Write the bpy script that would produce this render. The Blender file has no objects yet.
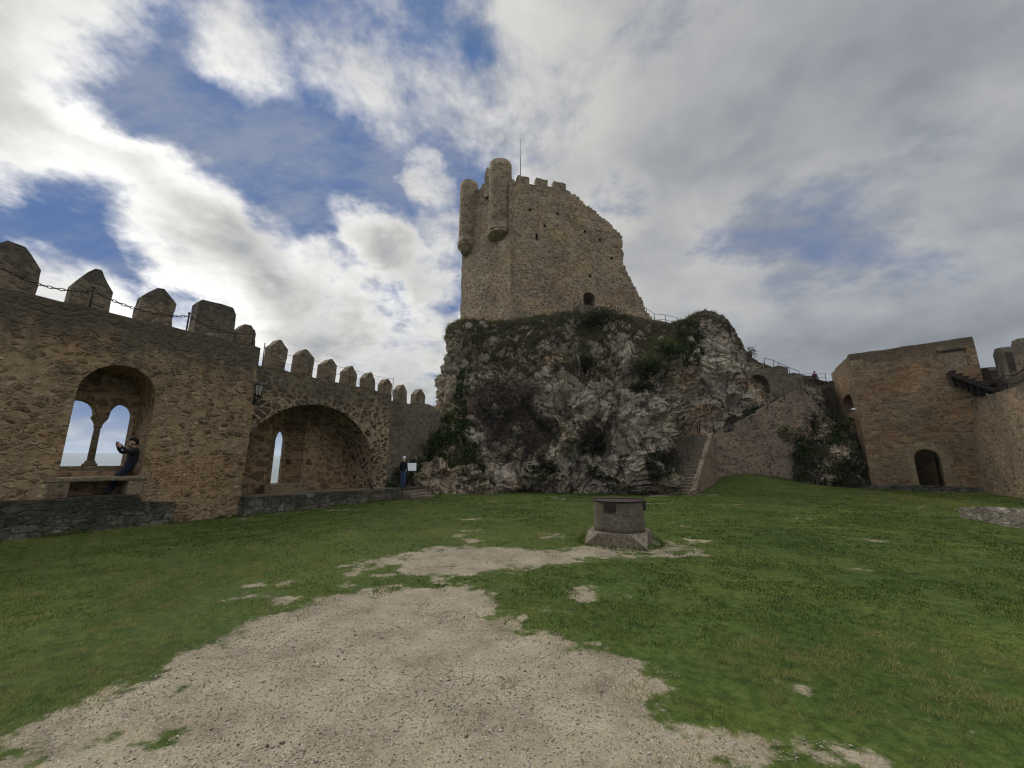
import bpy, bmesh, random
import numpy as np
from math import *
from mathutils import Vector, Matrix
from mathutils.geometry import delaunay_2d_cdt

random.seed(7); rng = np.random.default_rng(11)
scene = bpy.context.scene
COL = scene.collection

# ------------------------------------------------------------------ camera model
F = 385.0; PITCH = atan(78/385.0); CP, SP = cos(PITCH), sin(PITCH); EYE = 1.9
def ray(x, y):
    u = (x-512)/F; v = (384-y)/F
    return (u, CP-v*SP, SP+v*CP)
def gnd(x, y, z=0.0):
    r = ray(x, y); t = (z-EYE)/r[2]; return Vector((r[0]*t, r[1]*t, z))
def at_depth(x, y, Y):
    r = ray(x, y); t = Y/r[1]; return Vector((r[0]*t, Y, EYE+r[2]*t))
def project(P):
    P = np.asarray(P, float); X, Y, Z = P[..., 0], P[..., 1], P[..., 2]-EYE
    f = np.maximum(Y*CP+Z*SP, 1e-3); v = -Y*SP+Z*CP
    return 512+F*X/f, 384-F*v/f
class Frame:
    """s runs along a wall, d into it (away from the yard), z up"""
    def __init__(self, o, deg):
        self.o = (o[0], o[1]); a = radians(deg)
        self.d = (sin(a), cos(a)); self.n = (-cos(a), sin(a))
    def w(self, s, d, z):
        return (self.o[0]+self.d[0]*s+self.n[0]*d, self.o[1]+self.d[1]*s+self.n[1]*d, z)
    def px(self, x, y, dep=0):
        r = ray(x, y); ox = self.o[0]+self.n[0]*dep; oy = self.o[1]+self.n[1]*dep
        t = (self.n[0]*ox+self.n[1]*oy)/(self.n[0]*r[0]+self.n[1]*r[1])
        return ((r[0]*t-ox)*self.d[0]+(r[1]*t-oy)*self.d[1], EYE+r[2]*t)
    def local(self, P):
        P = np.asarray(P); x = P[..., 0]-self.o[0]; y = P[..., 1]-self.o[1]
        return x*self.d[0]+y*self.d[1], x*self.n[0]+y*self.n[1]
LW = Frame((-9.72, 14.8), 30)                     # left curtain wall
G0 = (25.92, 28.59)
GF = Frame(G0, 130)                               # gatehouse front
GL = Frame((30.1, 35.4), 211.7)                   # gatehouse side towards the rock
JN = GF.w(5.55, 0, 0)
RC = Frame(JN[:2], 213)                           # right curtain wall
KP = (0.0, 36.0)
KR = Frame(KP, 75)                                # keep, wide face
KE = (KP[0]-0.766*7.6, KP[1]+0.643*7.6)
KL = Frame(KE, 130)                               # keep, narrow face
RW = Frame((15.5, 30.0), 90)                      # retaining wall under the stairs

# ------------------------------------------------------------------ numpy noise
_perm = rng.permutation(256)
_val = rng.random(256)*2-1
def vnoise(P):
    P = np.asarray(P, float); I = np.floor(P).astype(int); f = P-I; f = f*f*f*(f*(f*6-15)+10)
    out = 0
    for dx in (0, 1):
        wx = f[:, 0] if dx else 1-f[:, 0]
        for dy in (0, 1):
            wy = f[:, 1] if dy else 1-f[:, 1]
            for dz in (0, 1):
                wz = f[:, 2] if dz else 1-f[:, 2]
                h = _perm[(_perm[(_perm[(I[:, 0]+dx) & 255]+I[:, 1]+dy) & 255]+I[:, 2]+dz) & 255]
                out = out+wx*wy*wz*_val[h]
    return out
def fbm(P, o=4, lac=2.07, g=.5):
    P = np.asarray(P, float); a = 1; s = 0; t = 0
    for k in range(o):
        s = s+a*vnoise(P+k*17.3); t += a; a *= g; P = P*lac
    return s/t
def ridged(P, o=4):
    P = np.asarray(P, float); a = 1; s = 0; t = 0
    for k in range(o):
        s = s+a*(1-2*np.abs(vnoise(P+k*9.1))); t += a; a *= .5; P = P*2.1
    return s/t
def n1(x, k=0.): return float(vnoise(np.array([[x, k, 3.7]]))[0])
def smooth(a, b, x):
    t = np.clip((x-a)/(b-a), 0, 1); return t*t*(3-2*t)

# ------------------------------------------------------------------ node helper
class NT:
    def __init__(self, tree): self.t = tree; self.N = tree.nodes; self.L = tree.links
    def node(self, typ, **kw):
        n = self.N.new(typ)
        for k, v in kw.items():
            if k.startswith('i_'): self.set(n.inputs[k[2:].replace('_', ' ')], v)
            else: setattr(n, k, v)
        return n
    def set(self, sock, v):
        if isinstance(v, bpy.types.NodeSocket): self.L.new(v, sock)
        elif v is not None: sock.default_value = v
    def math(self, op, a, b=None, c=None, clamp=False):
        n = self.N.new('ShaderNodeMath'); n.operation = op; n.use_clamp = clamp
        self.set(n.inputs[0], a); self.set(n.inputs[1], b); self.set(n.inputs[2], c)
        return n.outputs[0]
    def vmath(self, op, a, b=None, out=0):
        n = self.N.new('ShaderNodeVectorMath'); n.operation = op
        self.set(n.inputs[0], a)
        if b is not None:
            if op == 'SCALE': self.set(n.inputs['Scale'], b)
            else: self.set(n.inputs[1], b)
        return n.outputs[out]
    def dot(self, a, b): return self.vmath('DOT_PRODUCT', a, b, 'Value')
    def noise(self, vec, scale, detail=4, rough=.55, dist=0., col=False):
        n = self.N.new('ShaderNodeTexNoise'); n.noise_dimensions = '3D'
        self.set(n.inputs['Vector'], vec); n.inputs['Scale'].default_value = scale
        n.inputs['Detail'].default_value = detail; n.inputs['Roughness'].default_value = rough
        n.inputs['Distortion'].default_value = dist
        return n.outputs['Color' if col else 'Fac']
    def vor(self, vec, scale, feat='F1', rnd=1.):
        n = self.N.new('ShaderNodeTexVoronoi'); n.feature = feat
        self.set(n.inputs['Vector'], vec); n.inputs['Scale'].default_value = scale
        n.inputs['Randomness'].default_value = rnd
        return n
    def step(self, x, a, b):
        n = self.N.new('ShaderNodeMapRange'); n.interpolation_type = 'SMOOTHSTEP'
        self.set(n.inputs['Value'], x); self.set(n.inputs['From Min'], a); self.set(n.inputs['From Max'], b)
        return n.outputs[0]
    def mapr(self, x, a, b, c, d):
        n = self.N.new('ShaderNodeMapRange'); self.set(n.inputs['Value'], x)
        for k, v in zip(('From Min', 'From Max', 'To Min', 'To Max'), (a, b, c, d)): self.set(n.inputs[k], v)
        return n.outputs[0]
    def mix(self, f, a, b, blend='MIX'):
        n = self.N.new('ShaderNodeMix'); n.data_type = 'RGBA'; n.blend_type = blend
        self.set(n.inputs[0], f)
        for i, v in ((6, a), (7, b)):
            if isinstance(v, tuple) and len(v) == 3: v = (*v, 1)
            self.set(n.inputs[i], v)
        return n.outputs[2]
    def ramp(self, f, stops):
        n = self.N.new('ShaderNodeValToRGB'); self.set(n.inputs[0], f); e = n.color_ramp.elements
        while len(e) < len(stops): e.new(.5)
        for q, (p, c) in zip(e, stops): q.position = p; q.color = (*c, 1)
        return n.outputs[0]
    def grey(self, f):
        n = self.N.new('ShaderNodeCombineColor')
        for i in range(3): self.set(n.inputs[i], f)
        return n.outputs[0]
def new_mat(name):
    m = bpy.data.materials.new(name); m.use_nodes = True
    t = NT(m.node_tree); t.bsdf = m.node_tree.nodes['Principled BSDF']
    t.bsdf.inputs['Specular IOR Level'].default_value = .15
    t.bsdf.inputs['Roughness'].default_value = .92
    return m, t
def bump(t, h, dist=.03, strength=1.):
    n = t.N.new('ShaderNodeBump'); n.inputs['Distance'].default_value = dist; n.inputs['Strength'].default_value = strength
    t.set(n.inputs['Height'], h); t.L.new(n.outputs[0], t.bsdf.inputs['Normal'])

def masonry(name, stones, mortar, size=.3, aspect=1.6, rnd=.85, lo=.03, hi=.13, distort=.13, coursed=False,
            top=None, lichen=(.035, .032, .026), lich_amt=.6, patch=None, patch_amt=.0, mortar_cover=.45, bumpd=.045, bright=1., pits=.55):
    m, t = new_mat(name)
    uv = t.node('ShaderNodeUVMap').outputs[0]
    geo = t.node('ShaderNodeNewGeometry').outputs['Position']
    nd = t.noise(uv, 1.6, 3, col=True)
    v = t.vmath('ADD', uv, t.vmath('SCALE', t.vmath('SUBTRACT', nd, (.5, .5, .5)), distort*2))
    nd2 = t.noise(uv, 7., 3, col=True)
    v = t.vmath('ADD', v, t.vmath('SCALE', t.vmath('SUBTRACT', nd2, (.5, .5, .5)), size*.28))
    sp = t.node('ShaderNodeSeparateXYZ'); t.L.new(v, sp.inputs[0])
    yy = t.math('DIVIDE', sp.outputs[1], size); xx = t.math('DIVIDE', sp.outputs[0], size*aspect)
    if coursed:
        row = t.math('FLOOR', t.math('ADD', yy, 0.0))
        xx = t.math('ADD', xx, t.math('MULTIPLY', row, .37))
    cb = t.node('ShaderNodeCombineXYZ'); t.L.new(xx, cb.inputs[0]); t.L.new(yy, cb.inputs[1])
    V = cb.outputs[0]
    va = t.vor(V, 1., 'F1', rnd); ve = t.vor(V, 1., 'DISTANCE_TO_EDGE', rnd)
    # second, smaller stones in some zones
    vb = t.vor(V, 1.75, 'F1', rnd); vf = t.vor(V, 1.75, 'DISTANCE_TO_EDGE', rnd)
    zone = t.step(t.noise(uv, .55, 2), .5, .6) if not coursed else 0.0
    edge = t.mapr(zone, 0, 1, ve.outputs['Distance'], t.math('MULTIPLY', vf.outputs['Distance'], .8))
    cid = t.mix(zone, va.outputs['Color'], vb.outputs['Color'])
    sc = t.node('ShaderNodeSeparateColor'); t.L.new(cid, sc.inputs[0])
    fine = t.noise(uv, 14., 6, .65); mid = t.noise(uv, 3.2, 5, .6)
    e2 = t.math('ADD', edge, t.math('MULTIPLY', t.math('SUBTRACT', fine, .5), .12))
    mask = t.step(e2, lo, hi)
    # some stones smeared over with mortar
    cover = t.step(t.math('ADD', t.math('MULTIPLY', sc.outputs[1], .55), t.math('MULTIPLY', mid, .6)), mortar_cover-.06, mortar_cover+.06)
    smask = t.math('MULTIPLY', mask, cover)
    n = len(stones)
    scol = t.ramp(sc.outputs[0], [(i/(n-1) if n > 1 else 0, c) for i, c in enumerate(stones)])
    scol = t.mix(.9, scol, t.ramp(fine, [(.28, (.25, .24, .23)), (.5, (.95, .95, .95)), (.72, (1.7, 1.7, 1.7))]), 'MULTIPLY')
    mcol = t.mix(.8, mortar, t.ramp(t.noise(uv, 5., 6, .7), [(.28, (.35, .34, .33)), (.5, (.95, .95, .95)), (.72, (1.5, 1.5, 1.5))]), 'MULTIPLY')
    col = t.mix(smask, mcol, scol)
    pit = t.vor(t.vmath('ADD', uv, t.vmath('SCALE', nd2, size*.5)), 1/(size*.62), 'F1', 1.)
    pc = t.node('ShaderNodeSeparateColor'); t.L.new(pit.outputs['Color'], pc.inputs[0])
    pitm = t.math('MULTIPLY', t.step(pc.outputs[0], .72, .78), t.step(t.math('ADD', pit.outputs['Distance'], t.math('MULTIPLY', fine, .25)), .46, .30))
    col = t.mix(t.math('MULTIPLY', pitm, pits), col, (.028, .022, .016))
    big = t.noise(uv, .33, 4, .6)
    col = t.mix(.8, col, t.ramp(big, [(.3, (.62, .62, .64)), (.5, (1, 1, 1)), (.7, (1.22, 1.18, 1.1))]), 'MULTIPLY')
    if patch:
        pm = t.math('MULTIPLY', t.step(t.noise(t.vmath('ADD', uv, (31, 17, 5)), .4, 4, .6), .46, .6), patch_amt)
        col = t.mix(pm, col, t.mix(1., col, patch, 'MULTIPLY'))
    # weathering: dark crust and streaks running down from the top
    spz = t.node('ShaderNodeSeparateXYZ'); t.L.new(geo, spz.inputs[0])
    su = t.node('ShaderNodeSeparateXYZ'); t.L.new(uv, su.inputs[0])
    cs = t.node('ShaderNodeCombineXYZ'); t.L.new(t.math('MULTIPLY', su.outputs[0], 2.2), cs.inputs[0]); t.L.new(t.math('MULTIPLY', su.outputs[1], .45), cs.inputs[1])
    streak = t.noise(cs.outputs[0], 1., 5, .65)
    blot = t.noise(uv, 1.1, 6, .7)
    lm = t.step(t.math('ADD', t.math('MULTIPLY', blot, .75), t.math('MULTIPLY', streak, .25)), .53, .72)
    if top is not None:
        zf = t.mapr(spz.outputs[2], top-2.2, top, 0, .36)
        lm = t.step(t.math('ADD', t.math('ADD', t.math('MULTIPLY', blot, .45), t.math('MULTIPLY', streak, .55)), t.math('MAXIMUM', zf, 0.0)), .56, .78)
    lm = t.math('MULTIPLY', lm, lich_amt)
    col = t.mix(lm, col, t.mix(t.noise(uv, 9., 4), lichen, tuple(min(1, c*3.2) for c in lichen)))
    if bright != 1.: col = t.mix(1., col, bright, 'MULTIPLY')
    t.L.new(col, t.bsdf.inputs['Base Color'])
    h = t.math('ADD', t.math('MULTIPLY', smask, t.mapr(sc.outputs[2], 0, 1, .45, 1.)), t.math('MULTIPLY', fine, .55))
    bump(t, h, bumpd, 1.)
    return m
def plain(name, c, rough=.8, var=.3, scale=20., metal=0., spec=.2, bd=.004):
    m, t = new_mat(name)
    p = t.node('ShaderNodeTexCoord').outputs['Object']
    n = t.noise(p, scale, 5, .65)
    t.L.new(t.mix(1., (*c, 1), t.ramp(n, [(.25, (1-var,)*3), (.75, (1+var,)*3)]), 'MULTIPLY'), t.bsdf.inputs['Base Color'])
    t.bsdf.inputs['Roughness'].default_value = rough; t.bsdf.inputs['Metallic'].default_value = metal
    t.bsdf.inputs['Specular IOR Level'].default_value = spec
    if bd: bump(t, n, bd)
    return m

# ------------------------------------------------------------------ mesh helpers
WLOC = {}
def thing(name, label, cat, loc, group=None):
    o = bpy.data.objects.new(name, None); COL.objects.link(o); o.location = loc
    o.empty_display_size = .3
    o['label'] = label; o['category'] = cat
    if group: o['group'] = group
    WLOC[o.name] = Vector(loc)
    return o
def tag(o, label, cat, group=None):
    o['label'] = label; o['category'] = cat
    if group: o['group'] = group
    return o
class MB:
    """collects faces in world coordinates; build() links ONE mesh object"""
    def __init__(self): self.v = []; self.f = []; self.uv = []; self.mi = []; self.sm = []
    def face(self, pts, uv=None, mi=0, sm=False):
        i = len(self.v); self.v += [tuple(p) for p in pts]; self.f.append(tuple(range(i, i+len(pts))))
        self.uv.append(uv); self.mi.append(mi); self.sm.append(sm)
    def addmesh(self, verts, faces, mi=0, sm=False, uvs=None):
        i = len(self.v); self.v += [tuple(p) for p in verts]
        for k, f in enumerate(faces):
            self.f.append(tuple(i+q for q in f)); self.uv.append(uvs[k] if uvs else None); self.mi.append(mi); self.sm.append(sm)
    def build(self, name, mats, parent=None, merge=True, label=None, kind=None, loc=None):
        me = bpy.data.meshes.new(name)
        base = WLOC[parent.name] if parent else Vector(loc if loc is not None else (0, 0, 0))
        me.from_pydata([Vector(p)-base for p in self.v], [], self.f)
        mats = mats if isinstance(mats, (list, tuple)) else [mats]
        for m in mats: me.materials.append(m)
        lay = me.uv_layers.new(name='UVMap')
        for p, uv, mi, sm in zip(me.polygons, self.uv, self.mi, self.sm):
            p.material_index = mi; p.use_smooth = sm
            if uv is None:
                n = p.normal; ax = max(range(3), key=lambda k: abs(n[k]))
                hor = Vector((-n.y, n.x, 0))
                if abs(n.z) > .75 or hor.length < 1e-4: hor = Vector((1, 0, 0)); ver = Vector((0, 1, 0))
                else: hor.normalize(); ver = Vector((0, 0, 1))
                for li in p.loop_indices:
                    c = me.vertices[me.loops[li].vertex_index].co+base
                    lay.data[li].uv = (c.dot(hor), c.dot(ver))
            else:
                for li, u in zip(p.loop_indices, uv): lay.data[li].uv = u
        if merge:
            b = bmesh.new(); b.from_mesh(me); bmesh.ops.remove_doubles(b, verts=b.verts, dist=.0008)
            bmesh.ops.recalc_face_normals(b, faces=b.faces); b.to_mesh(me); b.free()
        o = bpy.data.objects.new(name, me); COL.objects.link(o)
        if parent: o.parent = parent; WLOC[o.name] = base.copy()
        else: o.location = base; WLOC[o.name] = base.copy()
        if label: o['label'] = label
        if kind: o['kind'] = kind
        return o
    # ---- shapes
    def box(self, c, sx, sy, sz, rot=None, mi=0, jit=0., bev=0.):
        """box centred at c, bevelled, optional rotation matrix (3x3)"""
        b = bmesh.new(); bmesh.ops.create_cube(b, size=1)
        bmesh.ops.scale(b, vec=(sx, sy, sz), verts=b.verts)
        if bev: bmesh.ops.bevel(b, geom=b.edges[:], offset=bev, segments=1, affect='EDGES')
        for v in b.verts:
            if jit: v.co += Vector((random.uniform(-jit, jit), random.uniform(-jit, jit), random.uniform(-jit, jit)))
            if rot is not None: v.co = rot @ v.co
            v.co += Vector(c)
        b.verts.index_update()
        self.addmesh([v.co.copy() for v in b.verts], [[v.index for v in f.verts] for f in b.faces], mi); b.free()
    def fbox(self, fr, s0, s1, d0, d1, z0, z1, mi=0, jit=0., bev=.012):
        rot = Matrix(((fr.d[0], fr.n[0], 0), (fr.d[1], fr.n[1], 0), (0, 0, 1)))
        self.box(fr.w((s0+s1)/2, (d0+d1)/2, (z0+z1)/2), s1-s0, d1-d0, z1-z0, rot, mi, jit, bev)
    def tube(self, pts, r, n=8, mi=0, cap=True, sm=True):
        pts = [Vector(p) for p in pts]; rs = r if isinstance(r, (list, tuple)) else [r]*len(pts)
        rings = []; up = None
        for i, p in enumerate(pts):
            a = pts[max(i-1, 0)]; b = pts[min(i+1, len(pts)-1)]; d = (b-a).normalized()
            if up is None: up = Vector((0, 0, 1)) if abs(d.z) < .9 else Vector((1, 0, 0))
            x = d.cross(up).normalized(); y = x.cross(d)
            rings.append([p+(x*cos(2*pi*k/n)+y*sin(2*pi*k/n))*rs[i] for k in range(n)])
        V = [q for R in rings for q in R]; Fc = []
        for i in range(len(pts)-1):
            for k in range(n): Fc.append((i*n+k, i*n+(k+1) % n, (i+1)*n+(k+1) % n, (i+1)*n+k))
        self.addmesh(V, Fc, mi, sm)
        if cap: self.addmesh(rings[0][::-1], [tuple(range(n))], mi); self.addmesh(rings[-1], [tuple(range(n))], mi)
    def lathe(self, c, prof, n=24, mi=0, sm=True, jit=0., a0=0., a1=2*pi):
        """prof: (radius, z) list, bottom to top, around a vertical axis at c"""
        full = abs(a1-a0-2*pi) < 1e-6; m = n if full else n+1
        V = []; Fc = []; U = []
        ls = [0]
        for (r0, z0), (r1, z1) in zip(prof, prof[1:]): ls.append(ls[-1]+hypot(r1-r0, z1-z0))
        rm = max(p[0] for p in prof)
        for i, (r, z) in enumerate(prof):
            for k in range(m):
                a = a0+(a1-a0)*k/n; rr = r*(1+jit*n1(a*3+i*.7, z*2.1) if 0 < k < n or not full else 1)
                V.append((c[0]+rr*cos(a), c[1]+rr*sin(a), c[2]+z+(jit*.5*n1(a*4+9, i*1.3) if jit else 0)))
        for i in range(len(prof)-1):
            for k in range(n):
                k2 = (k+1) % m
                Fc.append((i*m+k, i*m+k2, (i+1)*m+k2, (i+1)*m+k))
                ua = (a0+(a1-a0)*k/n)*rm; ub = (a0+(a1-a0)*(k+1)/n)*rm; z0 = c[2]+prof[0][1]+ls[i]; z1 = c[2]+prof[0][1]+ls[i+1]
                U.append([(ua, z0), (ub, z0), (ub, z1), (ua, z1)])
        self.addmesh(V, Fc, mi, sm, U)
    def prism(self, fr, outline, holes=(), d0=0., d1=1., grid=.6, bulge=.0, back=True, top_jit=0., mi=0, dfun=None, seed=0., edge_len=.35):
        """wall plate: outline/holes are (s,z) loops, extruded from depth d0 to d1. Irregular, bulging faces."""
        def dense(loop):
            out = []
            for i, a in enumerate(loop):
                b = loop[(i+1) % len(loop)]; k = max(1, int(hypot(b[0]-a[0], b[1]-a[1])/edge_len))
                for q in range(k): out.append((a[0]+(b[0]-a[0])*q/k, a[1]+(b[1]-a[1])*q/k))
            return out
        loops = [dense(outline)]+[dense(h) for h in holes]
        if top_jit:
            L = []
            for (s, z) in loops[0]:
                L.append((s+top_jit*.5*n1(z*2.3+seed, 5.1), z+top_jit*n1(s*2.1+seed, 1.2)+top_jit*.6*n1(s*6.3+seed, 7.7)))
            loops[0] = L
        pts = []; edges = []; ids = []
        for lp in loops:
            i0 = len(pts); pts += lp; edges += [(i0+i, i0+(i+1) % len(lp)) for i in range(len(lp))]; ids.append((i0, len(lp)))
        LP = [np.array(l) for l in loops]
        def inside(q):
            c = False
            for l in LP:
                x0, y0 = l[:, 0], l[:, 1]; x1, y1 = np.roll(x0, -1), np.roll(y0, -1)
                cond = (y0 > q[1]) != (y1 > q[1])
                with np.errstate(divide='ignore', invalid='ignore'):
                    xi = x0+(q[1]-y0)*(x1-x0)/(y1-y0)
                c ^= bool(np.count_nonzero(cond & (q[0] < xi)) % 2)
            return c
        allp = np.vstack(LP); smin, zmin = LP[0].min(0); smax, zmax = LP[0].max(0)
        a = smin+grid*.5
        while a < smax:
            b = zmin+grid*.5
            while b < zmax:
                q = (a+random.uniform(-.2, .2)*grid, b+random.uniform(-.2, .2)*grid)
                if np.min(np.hypot(allp[:, 0]-q[0], allp[:, 1]-q[1])) > grid*.4 and inside(q): pts.append(q)
                b += grid
            a += grid
        vo, eo, fo, ov, oe, of = delaunay_2d_cdt([Vector(p) for p in pts], edges, [], 0, 1e-5)
        P = [(v.x, v.y) for v in vo]; tris = []
        for f in fo:
            c = (sum(P[i][0] for i in f)/len(f), sum(P[i][1] for i in f)/len(f))
            if inside(c): tris.append(f)
        PA = np.array(P)
        bl = bulge*fbm(np.column_stack([PA[:, 0]*.6+seed, PA[:, 1]*.6, np.full(len(PA), seed)]), 3) if bulge else np.zeros(len(PA))
        db = np.array([dfun(*p) for p in P]) if dfun else np.zeros(len(P))
        fv = [fr.w(p[0], d0+x+y, p[1]) for p, x, y in zip(P, bl, db)]
        self.addmesh(fv, tris, mi, False, [[P[i] for i in f] for f in tris])
        if back: self.addmesh([fr.w(p[0], d1, p[1]) for p in P], [f[::-1] for f in tris], mi, False, [[P[i] for i in f[::-1]] for f in tris])
        # sides follow the boundary edges of the kept faces
        cnt = {}
        for f in tris:
            for i in range(len(f)):
                k = (f[i], f[(i+1) % len(f)]); cnt[k] = cnt.get(k, 0)+1
        for (i, j) in cnt:
            if (j, i) in cnt: continue
            p, q = P[i], P[j]; ns = max(1, int(abs(d1-d0)/.8))
            L = hypot(q[0]-p[0], q[1]-p[1]); u0 = p[0]*1.3+p[1]; 
            for k in range(ns):
                e0 = k/ns; e1 = (k+1)/ns
                dp = lambda i, e: (d0+bl[i]+db[i])*(1-e)+d1*e
                A_, B_, C_, D_ = fr.w(p[0], dp(i, e0), p[1]), fr.w(q[0], dp(j, e0), q[1]), fr.w(q[0], dp(j, e1), q[1]), fr.w(p[0], dp(i, e1), p[1])
                dd0 = dp(i, e0); dd1 = dp(i, e1)
                vert = abs(q[1]-p[1]) > abs(q[0]-p[0])
                if vert: uv = [(dd0+3, p[1]), (dd0+3, q[1]), (dd1+3, q[1]), (dd1+3, p[1])]
                else: uv = [(p[0], dd0+p[1]), (q[0], dd0+p[1]), (q[0], dd1+p[1]), (p[0], dd1+p[1])]
                self.face((B_, A_, D_, C_), [uv[1], uv[0], uv[3], uv[2]], mi)
        return self
def arch(s0, s1, z0, zs, zt, n=14, pointed=0.):
    """opening outline: jambs s0..s1 from z0, springing at zs, apex zt"""
    c = (s0+s1)/2; a = (s1-s0)/2; out = [(s0, z0), (s1, z0)]
    for k in range(n+1):
        th = pi*k/n; x = cos(th); y = sin(th)
        if pointed: y = (1-abs(x)**(1.6))**(.62) if abs(x) < 1 else 0
        out.append((c+a*x, zs+(zt-zs)*y))
    return out
def gable(s0, s1, z0, zs, zt, flat=.25):
    c = (s0+s1)/2; w = (s1-s0)/2*flat
    return [(s0, z0), (s1, z0), (s1, zs), (c+w, zt), (c-w, zt), (s0, zs)]

# ------------------------------------------------------------------ materials
TAN = [(.07, .05, .032), (.20, .14, .085), (.11, .08, .052), (.32, .24, .155), (.16, .11, .065), (.26, .20, .135), (.40, .33, .24)]
M_WALL = masonry('tan rubble masonry', TAN, (.27, .20, .125), .15, 1.6, .95, lo=.0, hi=.22, pits=.75, top=6.3, lich_amt=.85, patch=(1.12, .95, .78), patch_amt=.5, mortar_cover=.47, bright=(1.22, 1.17, 1.08))
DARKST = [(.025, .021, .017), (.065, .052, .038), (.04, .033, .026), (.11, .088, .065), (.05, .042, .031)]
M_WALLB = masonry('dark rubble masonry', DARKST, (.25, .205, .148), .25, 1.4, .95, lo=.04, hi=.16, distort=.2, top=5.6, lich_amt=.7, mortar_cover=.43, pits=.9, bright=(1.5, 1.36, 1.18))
M_NICHE = masonry('niche masonry', [(.10, .07, .04), (.15, .11, .065), (.12, .085, .05), (.2, .15, .095)], (.27, .2, .125), .3, 1.6, .75, lo=.05, hi=.16, lich_amt=.25, mortar_cover=.4, bright=(1.2, 1.1, 1.))
M_MERL = masonry('merlon masonry', [(.15, .115, .075), (.25, .20, .135), (.10, .08, .055), (.32, .27, .19)], (.22, .17, .11), .2, 1.5, .9, lo=.0, hi=.16, top=8.6, lich_amt=.85, mortar_cover=.42, pits=.8)
M_PLINTH = masonry('plinth masonry', [(.10, .088, .07), (.2, .18, .145), (.06, .054, .043), (.28, .26, .215)], (.10, .09, .072), .2, 1.8, .9, lo=.02, hi=.12, top=1.6, lich_amt=.85, mortar_cover=.35, lichen=(.016, .016, .012), pits=.9, bright=(1.1, 1.08, 1.02))
M_LEDGE = masonry('worn ledge stone', [(.24, .19, .12), (.19, .15, .095)], (.21, .165, .105), .5, 2., .4, lo=.0, hi=.04, lich_amt=.35, mortar_cover=.2, bumpd=.015)
KEEPST = [(.10, .082, .062), (.165, .135, .10), (.125, .10, .075), (.2, .165, .125), (.14, .114, .085), (.25, .21, .16)]
M_KEEP = masonry('keep masonry', KEEPST, (.29, .24, .175),   .27, 1.5, .6, lo=.03, hi=.14, distort=.09, top=32.5, lich_amt=.6, patch=(1.12, .97, .78), patch_amt=.6, mortar_cover=.37, coursed=True, bright=(1.40, 1.31, 1.18))
M_KEEPT = masonry('turret masonry', [(.15, .12, .085), (.21, .17, .12), (.12, .095, .07)], (.27, .22, .155), .34, 1.8, .6, lo=.05, hi=.13, distort=.05, lich_amt=.45, mortar_cover=.42, coursed=True, bright=(1.22, 1.14, 1.04))
M_GATE = masonry('gatehouse masonry', [(.14, .11, .075), (.2, .155, .105), (.11, .09, .065), (.27, .22, .15), (.16, .125, .085)], (.22, .175, .12), .24, 1.75, .72, lo=.04, hi=.12, distort=.08, top=10.2, lich_amt=.75, patch=(1.2, .95, .7), patch_amt=.6, mortar_cover=.42, coursed=True, bright=(1.38, 1.25, 1.08))
M_ASHLAR = masonry('ochre ashlar', [(.34, .25, .125), (.28, .20, .10), (.38, .30, .18), (.30, .23, .15)], (.24, .18, .11), .38, 1.4, .3, lo=.02, hi=.06, distort=.03, lich_amt=.3, mortar_cover=.15, bumpd=.02)
M_CURT = masonry('streaked masonry', [(.13, .105, .075), (.2, .16, .115), (.1, .08, .06), (.25, .2, .145)], (.21, .17, .12), .24, 1.6, .8, top=6.6, lich_amt=.95, mortar_cover=.45, bright=(1.3, 1.2, 1.08))
M_INFILL = masonry('tan infill rubble', [(.28, .215, .14), (.34, .27, .18), (.2, .155, .1)], (.3, .24, .16), .2, 1.6, .9, lich_amt=.35, mortar_cover=.5)
M_STUCCO = masonry('patched lime render', [(.15, .12, .09), (.1, .08, .062), (.2, .16, .125)], (.25, .2, .15), .24, 1.5, .95, lich_amt=.9, mortar_cover=.56, bumpd=.03, pits=.8, bright=(1.12, 1.07, 1.0))
M_FLANK = masonry('dark stair masonry', [(.06, .05, .04), (.1, .082, .065), (.14, .115, .09)], (.13, .108, .085), .24, 1.5, .9, lich_amt=.8, mortar_cover=.4, pits=.8)
M_RUIN = masonry('ruin masonry', [(.10, .085, .068), (.15, .13, .105), (.2, .175, .14), (.075, .065, .052)], (.15, .13, .105), .26, 1.5, .9, lich_amt=.75, mortar_cover=.35, bright=(1.25, 1.18, 1.06))
M_DRUM = masonry('well stone', [(.22, .2, .165), (.17, .152, .125)], (.2, .18, .15), .5, 2.2, .3, lo=-.01, hi=.02, distort=.02, top=1.5, lich_amt=.7, mortar_cover=.1, bumpd=.02, lichen=(.04, .037, .031), pits=.5, bright=(1.2, 1.1, .96))
M_WBASE = masonry('well base stone', [(.18, .16, .13), (.15, .135, .11)], (.16, .145, .12), .6, 2.5, .3, lo=-.01, hi=.02, distort=.02, lich_amt=.5, mortar_cover=.1, bumpd=.012, bright=(1.2, 1.1, .96))
M_PALE = masonry('pale rough stone', [(.24, .22, .185), (.15, .135, .11), (.34, .32, .28)], (.17, .155, .13), .17, 1.7, .95, lich_amt=.6, mortar_cover=.36, pits=.8, bright=(1.25, 1.2, 1.1))
M_STEP = masonry('stair stone', [(.085, .075, .06), (.12, .105, .085), (.06, .053, .043)], (.08, .07, .056), .4, 2.5, .5, lo=.0, hi=.05, lich_amt=.6, mortar_cover=.25, bumpd=.02, bright=(1.9, 1.75, 1.5))
M_IRON = plain('dark iron', (.03, .028, .027), .6, .4, 40, .6, .4)
M_RUST = plain('rusty iron', (.045, .031, .025), .8, .5, 14, .3, .3)
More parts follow.
